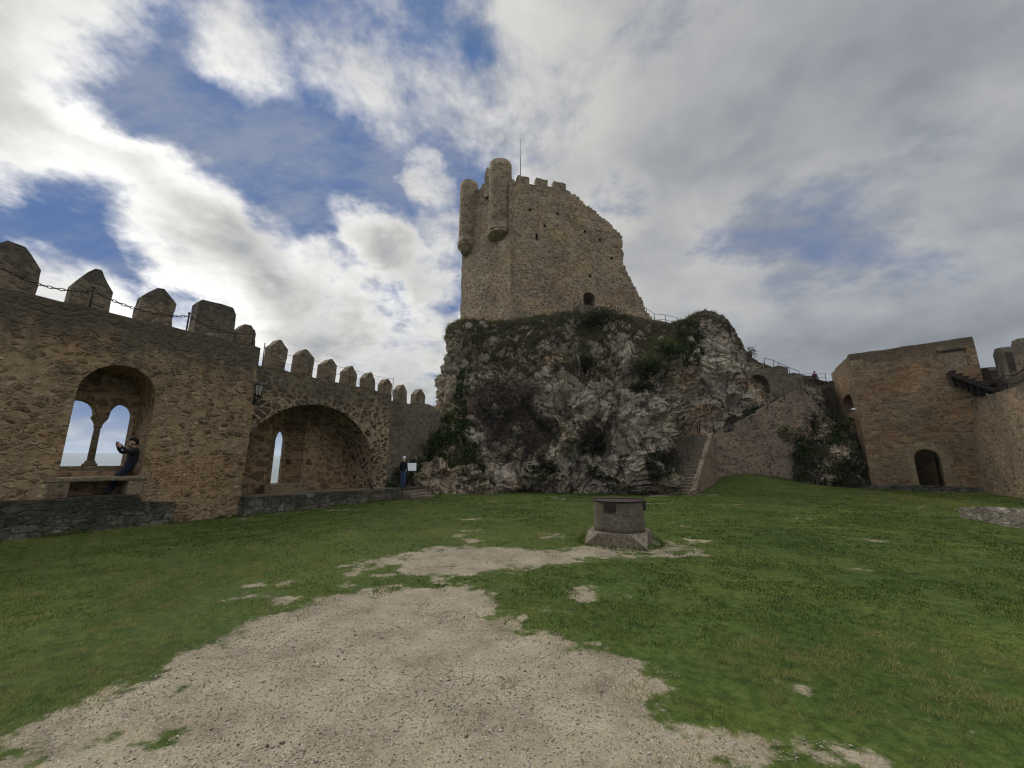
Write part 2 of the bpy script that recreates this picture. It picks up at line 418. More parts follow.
M_WOOD = plain('old dark wood', (.05, .038, .028), .8, .5, 9, 0, .2)
M_GLASS = plain('lantern glass', (.35, .33, .28), .25, .1, 5, 0, .5, 0)
M_STEEL = plain('galvanised rail', (.12, .12, .12), .5, .2, 30, .7, .4)
M_WHITE = plain('white panel', (.7, .7, .7), .5, .08, 8, 0, .4, 0)

# ------------------------------------------------------------------ world: sky with clouds
SUN_PX = (205, 250)
sd = Vector(ray(*SUN_PX)).normalized()
SUN_EL = asin(sd.z); SUN_AZ = atan2(sd.x, sd.y)
def make_world():
    w = bpy.data.worlds.new('World'); scene.world = w; w.use_nodes = True
    t = NT(w.node_tree)
    for n in list(t.N): t.N.remove(n)
    out = t.node('ShaderNodeOutputWorld'); bg = t.node('ShaderNodeBackground')
    sky = t.node('ShaderNodeTexSky'); sky.sky_type = 'NISHITA'; sky.sun_disc = False
    sky.sun_elevation = SUN_EL; sky.sun_rotation = SUN_AZ; sky.air_density = 1.; sky.dust_density = 0.; sky.ozone_density = 3.
    d = t.node('ShaderNodeTexCoord').outputs['Generated']
    s = t.node('ShaderNodeSeparateXYZ'); t.L.new(d, s.inputs[0])
    zz = t.math('ADD', t.math('MAXIMUM', s.outputs[2], 0.0), .30)
    P = t.node('ShaderNodeCombineXYZ')
    t.L.new(t.math('DIVIDE', s.outputs[0], zz), P.inputs[0]); t.L.new(t.math('DIVIDE', s.outputs[1], zz), P.inputs[1])
    P = P.outputs[0]
    wob = t.vmath('SCALE', t.vmath('SUBTRACT', t.noise(P, 3.0, 5, .62, 0, True), (.5, .5, .5)), .17)
    dw = t.vmath('NORMALIZE', t.vmath('ADD', d, wob))
    def blobs(L, dd, mx=False):
        acc = None
        for (px, py, r, a) in L:
            v = Vector(ray(px, py)).normalized()
            c = t.dot(dd, tuple(v))
            g = t.math('MULTIPLY', t.step(c, cos(radians(r)), cos(radians(r*.25))), a)
            acc = g if acc is None else t.math('ADD' if a < 0 or not mx else 'SMOOTH_MAX', acc, g, None if a < 0 or not mx else .12)
        return acc
    cover = blobs(CLOUDS, dw, True)
    vec = t.vmath('ADD', P, (SEED, SEED*.7, 0))
    def field(v, dt=7):
        a_ = t.noise(v, 2.1, dt, .64, .25); b_ = t.noise(t.vmath('ADD', v, (4.2, 1.3, 7.)), 6.5, dt-2, .66, .2)
        return a_, b_
    n1_, n2_ = field(vec)
    off = tuple(Vector((sd.x, sd.y, 0)).normalized()*.10)
    m1_, m2_ = field(t.vmath('ADD', vec, off), 4)
    mixn = lambda a_, b_: t.math('ADD', t.math('MULTIPLY', t.math('SUBTRACT', a_, .5), 2.5), t.math('MULTIPLY', t.math('SUBTRACT', b_, .5), 1.05))
    N_ = mixn(n1_, n2_); M_ = mixn(m1_, m2_)
    az = t.step(s.outputs[0], -.22, .40)
    den = t.math('ADD', t.math('ADD', t.math('MULTIPLY', N_, t.mapr(az, 0, 1, .72, .60)), cover), -.22)
    alpha = t.step(den, -.22, .34)
    thick = t.step(den, .12, .70)
    lit = t.math('SUBTRACT', N_, M_)
    cs = t.dot(d, tuple(sd))
    near = t.step(cs, .72, 1.0); halo = t.step(cs, .90, 1.0)
    az = t.step(s.outputs[0], -.22, .40)
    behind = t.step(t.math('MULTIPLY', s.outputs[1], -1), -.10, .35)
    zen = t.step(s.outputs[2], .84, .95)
    thin_b = t.math('ADD', t.mapr(az, 0, 1, .62, .46), t.math('MULTIPLY', near, .22))
    thick_b = t.math('ADD', t.mapr(az, 0, 1, .25, .295), t.math('MULTIPLY', near, .09))
    br = t.mapr(thick, 0, 1, thin_b, thick_b)
    br = t.math('ADD', br, t.math('MULTIPLY', lit, t.mapr(near, 0, 1, .14, .24)))
    br = t.math('ADD', br, t.math('MULTIPLY', t.math('SUBTRACT', n2_, .5), t.mapr(az, 0, 1, .42, .16)))
    br = t.math('ADD', br, t.math('MULTIPLY', halo, .10))
    br = t.math('ADD', br, t.math('MULTIPLY', blobs(GLOW, dw), .6))
    br = t.math('MAXIMUM', br, .16)
    low = t.step(s.outputs[2], .02, .34)
    br = t.math('MULTIPLY', br, t.mapr(low, 0, 1, .72, 1.))
    br = t.math('ADD', br, t.math('MULTIPLY', t.math('MULTIPLY', behind, t.step(s.outputs[2], .05, .42)), SKYFILL))  # added fill: unseen sky behind the camera brightened to lift walls and ground
    br = t.math('ADD', br, t.math('MULTIPLY', zen, SKYFILL*3.0))  # same added fill overhead, above the visible sky
    tint = t.mix(t.step(br, .24, .60), (.93, .98, 1.07), (1.02, 1.0, .955))
    cloud = t.mix(1., t.grey(t.math('MULTIPLY', br, CG/.1)), tint, 'MULTIPLY')
    skyc = t.vmath('MINIMUM', t.vmath('MULTIPLY', sky.outputs[0], (.80, .95, 1.12)), (.72, 1.50, 3.6))
    skyc = t.vmath('SCALE', skyc, CG)
    vs = t.node('ShaderNodeMapping'); vs.inputs['Rotation'].default_value = (0, 0, radians(35)); vs.inputs['Scale'].default_value = (1., 2.1, 1.); t.L.new(vec, vs.inputs[0])
    veil = t.noise(t.vmath('ADD', vs.outputs[0], (9.3, 2.2, 1.)), 2.4, 8, .70, .12)
    va = t.math('MULTIPLY', t.math('ADD', t.step(veil, .36, .70), t.math('MULTIPLY', az, .45), clamp=True), t.math('ADD', t.mapr(az, 0, 1, .36, .60), t.math('MULTIPLY', n2_, .4)))
    skyc = t.mix(va, skyc, t.mix(1., t.grey(t.mapr(near, 0, 1, 3.0*CG, 4.2*CG)), (.93, .98, 1.06), 'MULTIPLY'))
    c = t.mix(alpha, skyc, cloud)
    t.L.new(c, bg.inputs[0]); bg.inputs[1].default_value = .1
    t.L.new(bg.outputs[0], out.inputs[0])
    w.cycles.sampling_method = 'MANUAL'; w.cycles.sample_map_resolution = 1024
SEED = 3.1; SKYFILL = 3.3; EXPO = 1.5; CG = 2**-EXPO
CLOUDS = [  # where the photograph has cloud (+) and clear sky (-): direction, angular radius, amount
    (20, 40, 12, .6), (40, 105, 11, .6), (62, 150, 7, .45), (80, 188, 5, .45), (5, 135, 10, .5), (15, 180, 7, .35), (0, 0, 12, .4), (95, 120, 5, .25),
    (148, 150, 6, .50), (188, 190, 8, .62), (175, 240, 8, .6), (240, 230, 9, .62), (250, 290, 9, .65), (300, 275, 8, .5), (310, 330, 10, .6), (360, 325, 8, .55), (220, 310, 7, .5), (400, 360, 9, .5), (150, 285, 5, .25), (132, 215, 4, .3), (125, 165, 4, .3),
    (340, 208, 4, .38), (368, 232, 5, .45), (400, 258, 6, .5), (435, 285, 6, .5), (430, 182, 5, .55), (442, 230, 5, .4), (420, 156, 3, .4), (440, 340, 8, .5), (410, 378, 9, .5), (455, 260, 5, .3),
    (60, 275, 5, .55), (120, 300, 4, .4), (90, 300, 5, .3),
    (250, 20, 9, .14), (380, 30, 14, .32), (470, 60, 12, .42), (330, 70, 8, .12), (500, 110, 8, .36), (430, 110, 8, .12),
    (560, 40, 15, .55), (560, 130, 11, .5), (620, 60, 17, .55), (720, 60, 24, .6), (850, 50, 24, .62), (980, 80, 24, .62), (650, 150, 12, .42), (740, 130, 13, .42), (900, 110, 14, .5), (1000, 200, 17, .55),
    (640, 275, 12, .55), (700, 320, 14, .58), (780, 335, 15, .6), (870, 310, 14, .55), (950, 280, 16, .6), (900, 370, 16, .6), (1010, 330, 16, .6), (700, 215, 7, .25), (590, 175, 7, .35), (540, 200, 8, .4), (560, 260, 10, .5), (600, 340, 14, .5),
    (822, 214, 13, -.18), (770, 240, 8, -.12), (620, 212, 6, -.28), (255, 165, 8, -.3), (330, 165, 9, -.25), (290, 200, 7, -.3), (110, 60, 8, -.32), (140, 100, 6, -.25), (190, 130, 6, -.2), (80, 228, 5, -.2), (45, 245, 5, -.15), (375, 190, 5, -.15), (390, 300, 4, -.15)]
GLOW = [(235, 265, 8, -.22), (330, 320, 6, -.14), (280, 300, 5, -.1), (205, 205, 5, .1), (195, 314, 9, .55), (300, 260, 5, .1), (30, 110, 16, .22), (170, 320, 12, .16), (120, 150, 8, .12), (430, 180, 6, .10), (440, 330, 12, .10), (560, 130, 16, .12), (650, 290, 16, .14), (240, 250, 7, -.16), (470, 10, 14, .06), (900, 340, 26, -.06), (960, 60, 22, -.05)]
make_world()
sl = bpy.data.lights.new('sun', 'SUN'); sl.energy = 1.5; sl.angle = radians(70); sl.color = (1, .95, .86)
so = bpy.data.objects.new('sun', sl); COL.objects.link(so)
so.rotation_euler = (-sd).to_track_quat('-Z', 'Y').to_euler()

cam = bpy.data.cameras.new('camera'); cam.sensor_width = 36; cam.lens = F/1024*36; cam.clip_end = 20000; cam.clip_start = .05
co = bpy.data.objects.new('camera', cam); COL.objects.link(co); co.location = (0, 0, EYE)
co.rotation_euler = (pi/2+PITCH, 0, 0); scene.camera = co
scene.view_settings.view_transform = 'Standard'; scene.view_settings.look = 'None'
scene.view_settings.exposure = EXPO; scene.view_settings.gamma = 1
scene.render.engine = 'CYCLES'
scene.cycles.use_denoising = True
try: scene.cycles.denoiser = 'OPENIMAGEDENOISE'
except Exception: pass
scene.cycles.pixel_filter_type = 'BLACKMAN_HARRIS'; scene.cycles.filter_width = 1.2
scene.cycles.max_bounces = 5; scene.cycles.diffuse_bounces = 4; scene.cycles.use_adaptive_sampling = True; scene.cycles.adaptive_threshold = .018

# ------------------------------------------------------------------ ground
def poly_sd(P, poly):
    """signed distance (negative inside) of points to a polygon"""
    poly = np.array(poly); d = np.full(len(P), 1e9); ins = np.zeros(len(P), bool)
    for i in range(len(poly)):
        a = poly[i]; b = poly[(i+1) % len(poly)]; ab = b-a
        tt = np.clip(((P-a)@ab)/(ab@ab+1e-12), 0, 1); q = a+tt[:, None]*ab
        d = np.minimum(d, np.hypot(P[:, 0]-q[:, 0], P[:, 1]-q[:, 1]))
        c = (a[1] > P[:, 1]) != (b[1] > P[:, 1])
        with np.errstate(divide='ignore', invalid='ignore'): xi = a[0]+(P[:, 1]-a[1])*(b[0]-a[0])/(b[1]-a[1])
        ins ^= c & (P[:, 0] < xi)
    return np.where(ins, -d, d)
def pxpoly(L): return [tuple(gnd(*p)[:2]) for p in L]
PATHS = [  # polygon, softness in m, strength
    ([(-2.2, -4), (-3.4, 1.0)]+pxpoly([(0, 768), (0, 740), (60, 712), (125, 688), (170, 664), (215, 640), (250, 621), (300, 604), (350, 592), (400, 587), (452, 585), (496, 593), (500, 603), (490, 616), (520, 627), (560, 640), (605, 648), (645, 662), (672, 690), (655, 705), (690, 730), (735, 768)])+[(1.3, 1.0), (1.2, -4)], .50, 1.0),
    (pxpoly([(400, 552), (440, 546), (500, 546), (560, 549), (600, 545), (660, 551), (612, 557), (545, 567), (490, 574), (430, 577), (390, 571)]), .60, .85),
    (pxpoly([(335, 566), (380, 553), (430, 549), (480, 542), (470, 552), (400, 566), (350, 576)]), .5, .62),
    (pxpoly([(420, 590), (430, 572), (480, 572), (480, 590)]), .35, .45),
    (pxpoly([(650, 708), (700, 718), (760, 735), (830, 735), (890, 755), (900, 775), (700, 775)]), .25, .66),
    (pxpoly([(765, 676), (800, 680), (840, 694), (800, 695)]), .12, .72),
    (pxpoly([(905, 712), (960, 722), (1024, 740), (1024, 745), (950, 728)]), .07, .6),
    (pxpoly([(640, 545), (710, 546), (700, 552), (660, 553)]), .35, .6),
    (pxpoly([(535, 535), (562, 533), (565, 538), (540, 540)]), .4, .7),
    (pxpoly([(238, 579), (300, 577), (300, 586), (235, 590)]), .25, .5),
    (pxpoly([(195, 592), (260, 600), (235, 612), (180, 606)]), .2, .35),
    (pxpoly([(645, 493.5), (672, 493), (670, 497), (648, 497.5)]), .5, .8),
    (pxpoly([(530, 610), (560, 600), (575, 612), (545, 622)]), .2, .4),
]
TUFTS = pxpoly([(108, 738), (155, 738), (180, 690)])
def path_mask(P, worn=True):
    m = np.zeros(len(P))
    for poly, w, a in PATHS:
        m = np.maximum(m, a*(1-smooth(-w, w, poly_sd(P, poly))))
    wn = fbm(np.column_stack([P*.8, np.full(len(P), 21.)]), 4)
    near_well = np.exp(-((P[:, 0]-2.2)/5.5)**2-((P[:, 1]-9.0)/2.6)**2)
    if worn: m = np.maximum(m, smooth(.30, .55, wn+.16*near_well)*.52*((P[:, 1] > -3) & (P[:, 1] < 24)))
    for c, r in zip(TUFTS, (.17, .15, .12)):
        m *= 1-.62*np.exp(-((P[:, 0]-c[0])**2/(r*1.4)**2+(P[:, 1]-c[1])**2/r**2))
    return m
def ground_h(P):
    x, y = P[:, 0], P[:, 1]
    P3 = np.column_stack([x, y, np.zeros(len(x))])
    h = .04*fbm(P3*.5, 2)
    h += .95*np.exp(-((x-18.0)/4.2)**2-((y-30.2)/2.6)**2)
    h += .22*np.exp(-((x-12.5)/2.5)**2-((y-27.5)/2.5)**2)
    s, d = LW.local(P3)
    h += .10*smooth(2.0, .3, -d)*smooth(-1.5, -4.5, s)
    D = np.maximum.reduce([d-2.2, y-62, x-48, -y-30, np.zeros(len(x))])
    far = np.hypot(x, y)
    h -= 95*smooth(0, 140, D)-.0
    h += smooth(200, 900, far)*25*fbm(P3*.0016, 4)
    return h
def axis(a, b, step, far):
    inner = list(np.arange(a, b+1e-6, step)); out = []; s = step; x = b
    while x < far: s *= 1.22; x += s; out.append(x)
    lo = []; s = step; x = a
    while x > -far: s *= 1.22; x -= s; lo.append(x)
    return np.array(lo[::-1]+inner+out)
def grid_mesh(xs, ys, hfun, name, mats, kind, mask_keep=None, dz=0.):
    X, Y = np.meshgrid(xs, ys); P = np.column_stack([X.ravel(), Y.ravel()])
    h = hfun(P)+dz; m = path_mask(P)
    nx = len(xs); i = np.arange(len(ys)-1)[:, None]*nx+np.arange(nx-1)[None, :]
    Fc = np.column_stack([i.ravel(), i.ravel()+1, i.ravel()+1+nx, i.ravel()+nx])
    if mask_keep is not None:
        keep = mask_keep(P, m)[Fc].mean(1) > .5; Fc = Fc[keep]
        used = np.unique(Fc); re = np.full(len(P), -1); re[used] = np.arange(len(used)); Fc = re[Fc]; P = P[used]; h = h[used]; m = m[used]
        h = np.where(np.bincount(Fc.ravel(), minlength=len(P)) < 4, h-dz-.006, h)   # the rim sinks into the turf
    me = bpy.data.meshes.new(name); me.vertices.add(len(P)); me.vertices.foreach_set('co', np.column_stack([P, h]).astype(np.float32).ravel())
    me.loops.add(Fc.size); me.loops.foreach_set('vertex_index', Fc.ravel().astype(np.int32))
    me.polygons.add(len(Fc)); me.polygons.foreach_set('loop_start', np.arange(0, Fc.size, 4).astype(np.int32))
    me.polygons.foreach_set('use_smooth', np.ones(len(Fc), bool)); me.update(); me.validate()
    at = me.attributes.new('path', 'FLOAT', 'POINT'); at.data.foreach_set('value', m.astype(np.float32))
    for q in mats: me.materials.append(q)
    o = bpy.data.objects.new(name, me); COL.objects.link(o); o['kind'] = kind
    return o
def ground_mat():
    m, t = new_mat('turf and gravel')
    p = t.node('ShaderNodeTexCoord').outputs['Object']
    at = t.node('ShaderNodeAttribute', attribute_name='path').outputs['Fac']
    nz = t.noise(p, 2.4, 7, .68)
    f = t.step(t.math('ADD', at, t.math('MULTIPLY', t.math('SUBTRACT', nz, .5), 2.2)), .40, .66)
    g = t.noise(p, 9., 6, .7); gb = t.noise(p, .35, 6, .65)
    grass = t.ramp(g, [(.3, (.022, .034, .007)), (.5, (.05, .078, .013)), (.7, (.095, .122, .028))])
    grass = t.mix(.8, grass, t.ramp(gb, [(.35, (.65, .72, .7)), (.5, (1, 1, 1)), (.64, (1.5, 1.28, 1.2))]), 'MULTIPLY')
    # gravel: pale chips in dusty soil
    s1 = t.vor(p, 45., 'F1', 1.); s2 = t.vor(p, 110., 'F1', 1.)
    c1 = t.node('ShaderNodeSeparateColor'); t.L.new(s1.outputs['Color'], c1.inputs[0])
    c2 = t.node('ShaderNodeSeparateColor'); t.L.new(s2.outputs['Color'], c2.inputs[0])
    soil = t.ramp(t.noise(p, 1.7, 8, .72), [(.3, (.15, .12, .08)), (.48, (.275, .232, .16)), (.7, (.38, .33, .24))])
    soil = t.mix(.7, soil, t.ramp(t.noise(p, 60, 4, .7), [(.25, (.55, .54, .52)), (.75, (1.4, 1.4, 1.4))]), 'MULTIPLY')
    dense = t.step(t.noise(p, 1.1, 4, .6), .38, .62)
    k1 = t.math('MULTIPLY', t.step(t.math('ADD', c1.outputs[0], t.math('MULTIPLY', dense, .28)), .80, .84), t.step(s1.outputs['Distance'], .42, .34))
    k2 = t.math('MULTIPLY', t.step(t.math('ADD', c2.outputs[0], t.math('MULTIPLY', dense, .3)), .74, .78), t.step(s2.outputs['Distance'], .45, .36))
    chip = t.ramp(c1.outputs[1], [(0, (.16, .13, .10)), (.35, (.30, .26, .20)), (.7, (.42, .38, .31)), (1, (.5, .47, .41))])
    chip2 = t.ramp(c2.outputs[1], [(0, (.10, .08, .065)), (.4, (.27, .23, .18)), (1, (.42, .385, .32))])
    gr = t.mix(k2, soil, chip2); gr = t.mix(k1, gr, chip)
    t.L.new(t.mix(f, grass, gr), t.bsdf.inputs['Base Color'])
    h = t.math('ADD', t.math('MULTIPLY', t.math('MULTIPLY', k1, f), .5), t.math('ADD', t.math('MULTIPLY', g, .6), t.math('MULTIPLY', k2, .25)))
    bump(t, h, .02)
    return m
M_GROUND = ground_mat()
grid_mesh(axis(-22, 36, .14, 9000), axis(-6, 42, .14, 9000), ground_h, 'ground', [M_GROUND], 'structure')
def keep_path(P, m):
    m = path_mask(P, False)
    return (m+.8*fbm(np.column_stack([P*2.6, np.zeros(len(P))]), 5) > .62).astype(float)
grid_mesh(np.arange(-6, 5.01, .06), np.arange(-4, 12.5, .06), ground_h, 'path', [M_GROUND], 'structure', keep_path, .005)

# far ridge seen through the windows
def hills():
    mb = MB(); na = 160; V = []; rows = [(2600, -120, 0), (3300, 10, .5), (4000, 62, 1), (4600, 50, .7), (5600, -60, 0)]
    for (R, z, a) in rows:
        for k in range(na+1):
            az = radians(-150+200*k/na)
            q = np.array([[cos(az)*2.2, sin(az)*2.2, R*.001]])
            V.append((R*sin(az), R*cos(az), z+a*34*float(fbm(q*2.0, 5)[0])))
    Fc = [(i*(na+1)+k, i*(na+1)+k+1, (i+1)*(na+1)+k+1, (i+1)*(na+1)+k) for i in range(len(rows)-1) for k in range(na)]
    mb.addmesh(V, Fc, 0, True)
    m, t = new_mat('distant fields'); p = t.node('ShaderNodeTexCoord').outputs['Object']
    t.L.new(t.ramp(t.noise(p, .004, 6, .6), [(.35, (.05, .07, .035)), (.6, (.12, .11, .06))]), t.bsdf.inputs['Base Color'])
    mb.build('hills', m, kind='structure')
hills()
def Z(x, y): return float(ground_h(np.array([[x, y]]))[0])

# ------------------------------------------------------------------ grass and gravel
def tri_cloud(name, V, Fc, vals, mat, kind='stuff', label=None, cat=None, smoothf=False):
    me = bpy.data.meshes.new(name); me.vertices.add(len(V)); me.vertices.foreach_set('co', V.astype(np.float32).ravel())
    k = Fc.shape[1]
    me.loops.add(Fc.size); me.loops.foreach_set('vertex_index', Fc.ravel().astype(np.int32))
    me.polygons.add(len(Fc)); me.polygons.foreach_set('loop_start', np.arange(0, Fc.size, k).astype(np.int32)); me.update()
    if smoothf: me.polygons.foreach_set('use_smooth', np.ones(len(Fc), bool))
    at = me.attributes.new('tone', 'FLOAT', 'POINT'); at.data.foreach_set('value', vals.astype(np.float32))
    me.materials.append(mat); o = bpy.data.objects.new(name, me); COL.objects.link(o)
    if kind: o['kind'] = kind
    if label: o['label'] = label; o['category'] = cat
    return o
def leaf_mat(name, stops, transl=.35):
    m, t = new_mat(name)
    a = t.node('ShaderNodeAttribute', attribute_name='tone').outputs['Fac']
    c = t.ramp(a, stops); t.L.new(c, t.bsdf.inputs['Base Color']); t.bsdf.inputs['Roughness'].default_value = .75
    t.bsdf.inputs['Specular IOR Level'].default_value = .12
    if transl:
        tr = t.node('ShaderNodeBsdfTranslucent'); t.L.new(c, tr.inputs[0]); mx = t.node('ShaderNodeMixShader'); mx.inputs[0].default_value = transl
        o = t.N['Material Output']; t.L.new(t.bsdf.outputs[0], mx.inputs[1]); t.L.new(tr.outputs[0], mx.inputs[2]); t.L.new(mx.outputs[0], o.inputs[0])
    return m
M_GRASS = leaf_mat('lawn blades', [(0, (.018, .034, .005)), (.3, (.050, .088, .011)), (.55, (.104, .148, .026)), (.8, (.18, .208, .052)), (1, (.30, .27, .11))])
def blades(P, base, L, w, tone, lean=.5):
    """one triangle per blade; P: (N,2), base heights"""
    n = len(P); a = rng.random(n)*2*pi; b = rng.random(n)*2*pi; ln = lean*rng.random(n)*L
    dx, dy = np.cos(a)*w/2, np.sin(a)*w/2
    V = np.empty((n, 3, 3))
    V[:, 0] = np.column_stack([P[:, 0]-dx, P[:, 1]-dy, base]); V[:, 1] = np.column_stack([P[:, 0]+dx, P[:, 1]+dy, base])
    V[:, 2] = np.column_stack([P[:, 0]+np.cos(b)*ln, P[:, 1]+np.sin(b)*ln, base+L*(1-.25*rng.random(n))])
    return V.reshape(-1, 3), np.repeat(tone, 3)
def lawn():
    VV, TT = [], []
    for (y0, y1, dens, L, w) in ((1.5, 4.5, 4200, .034, .0065), (4.5, 8, 2200, .038, .009), (8, 14, 900, .042, .014), (14, 32, 320, .05, .026)):
        xr = 1.42*y1+2; A = 2*xr*(y1-y0); N = int(A*dens)
        P = np.column_stack([rng.uniform(-xr, xr, N), rng.uniform(y0, y1, N)])
        P = P[np.abs(P[:, 0]) < 1.42*P[:, 1]+2]
        s, d = LW.local(np.column_stack([P, np.zeros(len(P))])); P = P[d < -.25]
        s, d = RC.local(np.column_stack([P, np.zeros(len(P))])); P = P[d < -.1]
        s, d = GF.local(np.column_stack([P, np.zeros(len(P))])); P = P[d < -.1]
        m = path_mask(P)+1.3*fbm(np.column_stack([P*2.6, np.zeros(len(P))]), 5)
        clump = fbm(np.column_stack([P*1.1, np.full(len(P), 5.)]), 4); fine = fbm(np.column_stack([P*6, np.full(len(P), 9.)]), 3)
        keep = (m+.5*(rng.random(len(P))-.5) < .46) & (rng.random(len(P)) < .72+.9*fine+.25*clump)
        P, clump, fine, m = P[keep], clump[keep], fine[keep], m[keep]
        big = fbm(np.column_stack([P*.28, np.full(len(P), 3.)]), 3); tone = np.clip(.40+.8*clump+1.0*fine+.9*big+.18*rng.standard_normal(len(P)), 0, .97)
        dry = rng.random(len(P)) < (.03+.16*smooth(.05, .4, m)); tone = np.where(dry, rng.uniform(.85, 1, len(P)), tone)
        Ln = L*(.55+.7*rng.random(len(P)))*(1+.5*np.clip(clump+fine*.8, -.4, .9))*(1-.5*smooth(-.1, .4, m))
        V, T = blades(P, ground_h(P)-.004, Ln, w*(.7+.6*rng.random(len(P))), tone, .9)
        VV.append(V); TT.append(T)
    # longer growth at the foot of walls and round the well
    E_ = []
    for fr, s0, s1, d0, n in ((LW, -10, -2.4, -.66, 1500), (LW, -2.4, -.4, -.03, 700), (LW, -.3, 7, -.46, 1300), (GF, -.6, 6.6, -.78, 1300), (RW, .2, 9, -.1, 1500)):
        s_ = rng.uniform(s0, s1, n); k_ = fbm(np.column_stack([s_*1.3, np.full(n, d0*9), np.zeros(n)]), 3); s_ = s_[k_ > -.12]
        E_.append(np.column_stack(fr.w(s_, d0-np.abs(rng.normal(0, .07, len(s_))), 0*s_)[:2]))
    wc = gnd(625.5, 546); a_ = rng.uniform(0, 2*pi, 500); E_.append(np.column_stack([wc.x+(.92+.1*rng.random(500))*np.cos(a_), wc.y+.45+(.92+.1*rng.random(500))*np.sin(a_)]))
    P = np.vstack(E_); Vx, Tx = blades(P, ground_h(P)-.01, .06+.13*rng.random(len(P)), .012+.012*rng.random(len(P)), np.clip(rng.normal(.45, .22, len(P)), 0, 1), .7)
    VV.append(Vx); TT.append(Tx)
    V = np.vstack(VV); T = np.concatenate(TT)
    tri_cloud('grass', V, np.arange(len(V)).reshape(-1, 3), T, M_GRASS, label='short green lawn grass covering the castle yard', cat='grass')
lawn()
def gravel():
    octv = np.array([(1, 0, 0), (0, 1, 0), (-1, 0, 0), (0, -1, 0), (0, 0, 1), (0, 0, -1)], float)
    octf = np.array([(0, 1, 4), (1, 2, 4), (2, 3, 4), (3, 0, 4), (1, 0, 5), (2, 1, 5), (3, 2, 5), (0, 3, 5)])
    N = 150000; P = np.column_stack([rng.uniform(-5, 4, N), 1.6+9.5*rng.random(N)**1.7])
    m = path_mask(P)+.6*fbm(np.column_stack([P*2.6, np.zeros(N)]), 5)
    d2 = fbm(np.column_stack([P*1.1, np.full(N, 2.)]), 3)
    P = P[(m > .58) & (rng.random(N) < .6+1.2*d2)]; n = len(P)
    r = .003+.0055*rng.random(n)**3+.009*(rng.random(n) < .008)
    V = octv[None]*np.column_stack([r*(1+.6*rng.random(n)), r*(.7+.5*rng.random(n)), r*.6])[:, None, :]*(1+.35*rng.standard_normal((n, 6, 1))*.5)
    a = rng.random(n)*2*pi; ca, sa = np.cos(a)[:, None], np.sin(a)[:, None]
    X = V[:, :, 0]*ca-V[:, :, 1]*sa; Y = V[:, :, 0]*sa+V[:, :, 1]*ca
    V = np.stack([X+P[:, 0, None], Y+P[:, 1, None], V[:, :, 2]+(ground_h(P)+.006+r*.25)[:, None]], 2).reshape(-1, 3)
    Fc = (octf[None]+(np.arange(n)*6)[:, None, None]).reshape(-1, 3)
    mt = leaf_mat('limestone chips', [(0, (.10, .08, .062)), (.3, (.21, .175, .135)), (.7, (.34, .30, .24)), (1, (.5, .47, .41))], 0)
    tri_cloud('gravel', V, Fc, np.repeat(np.clip(rng.normal(.55, .33, n), 0, 1), 6), mt, label='pale limestone gravel chips strewn over the worn path', cat='gravel')
gravel()

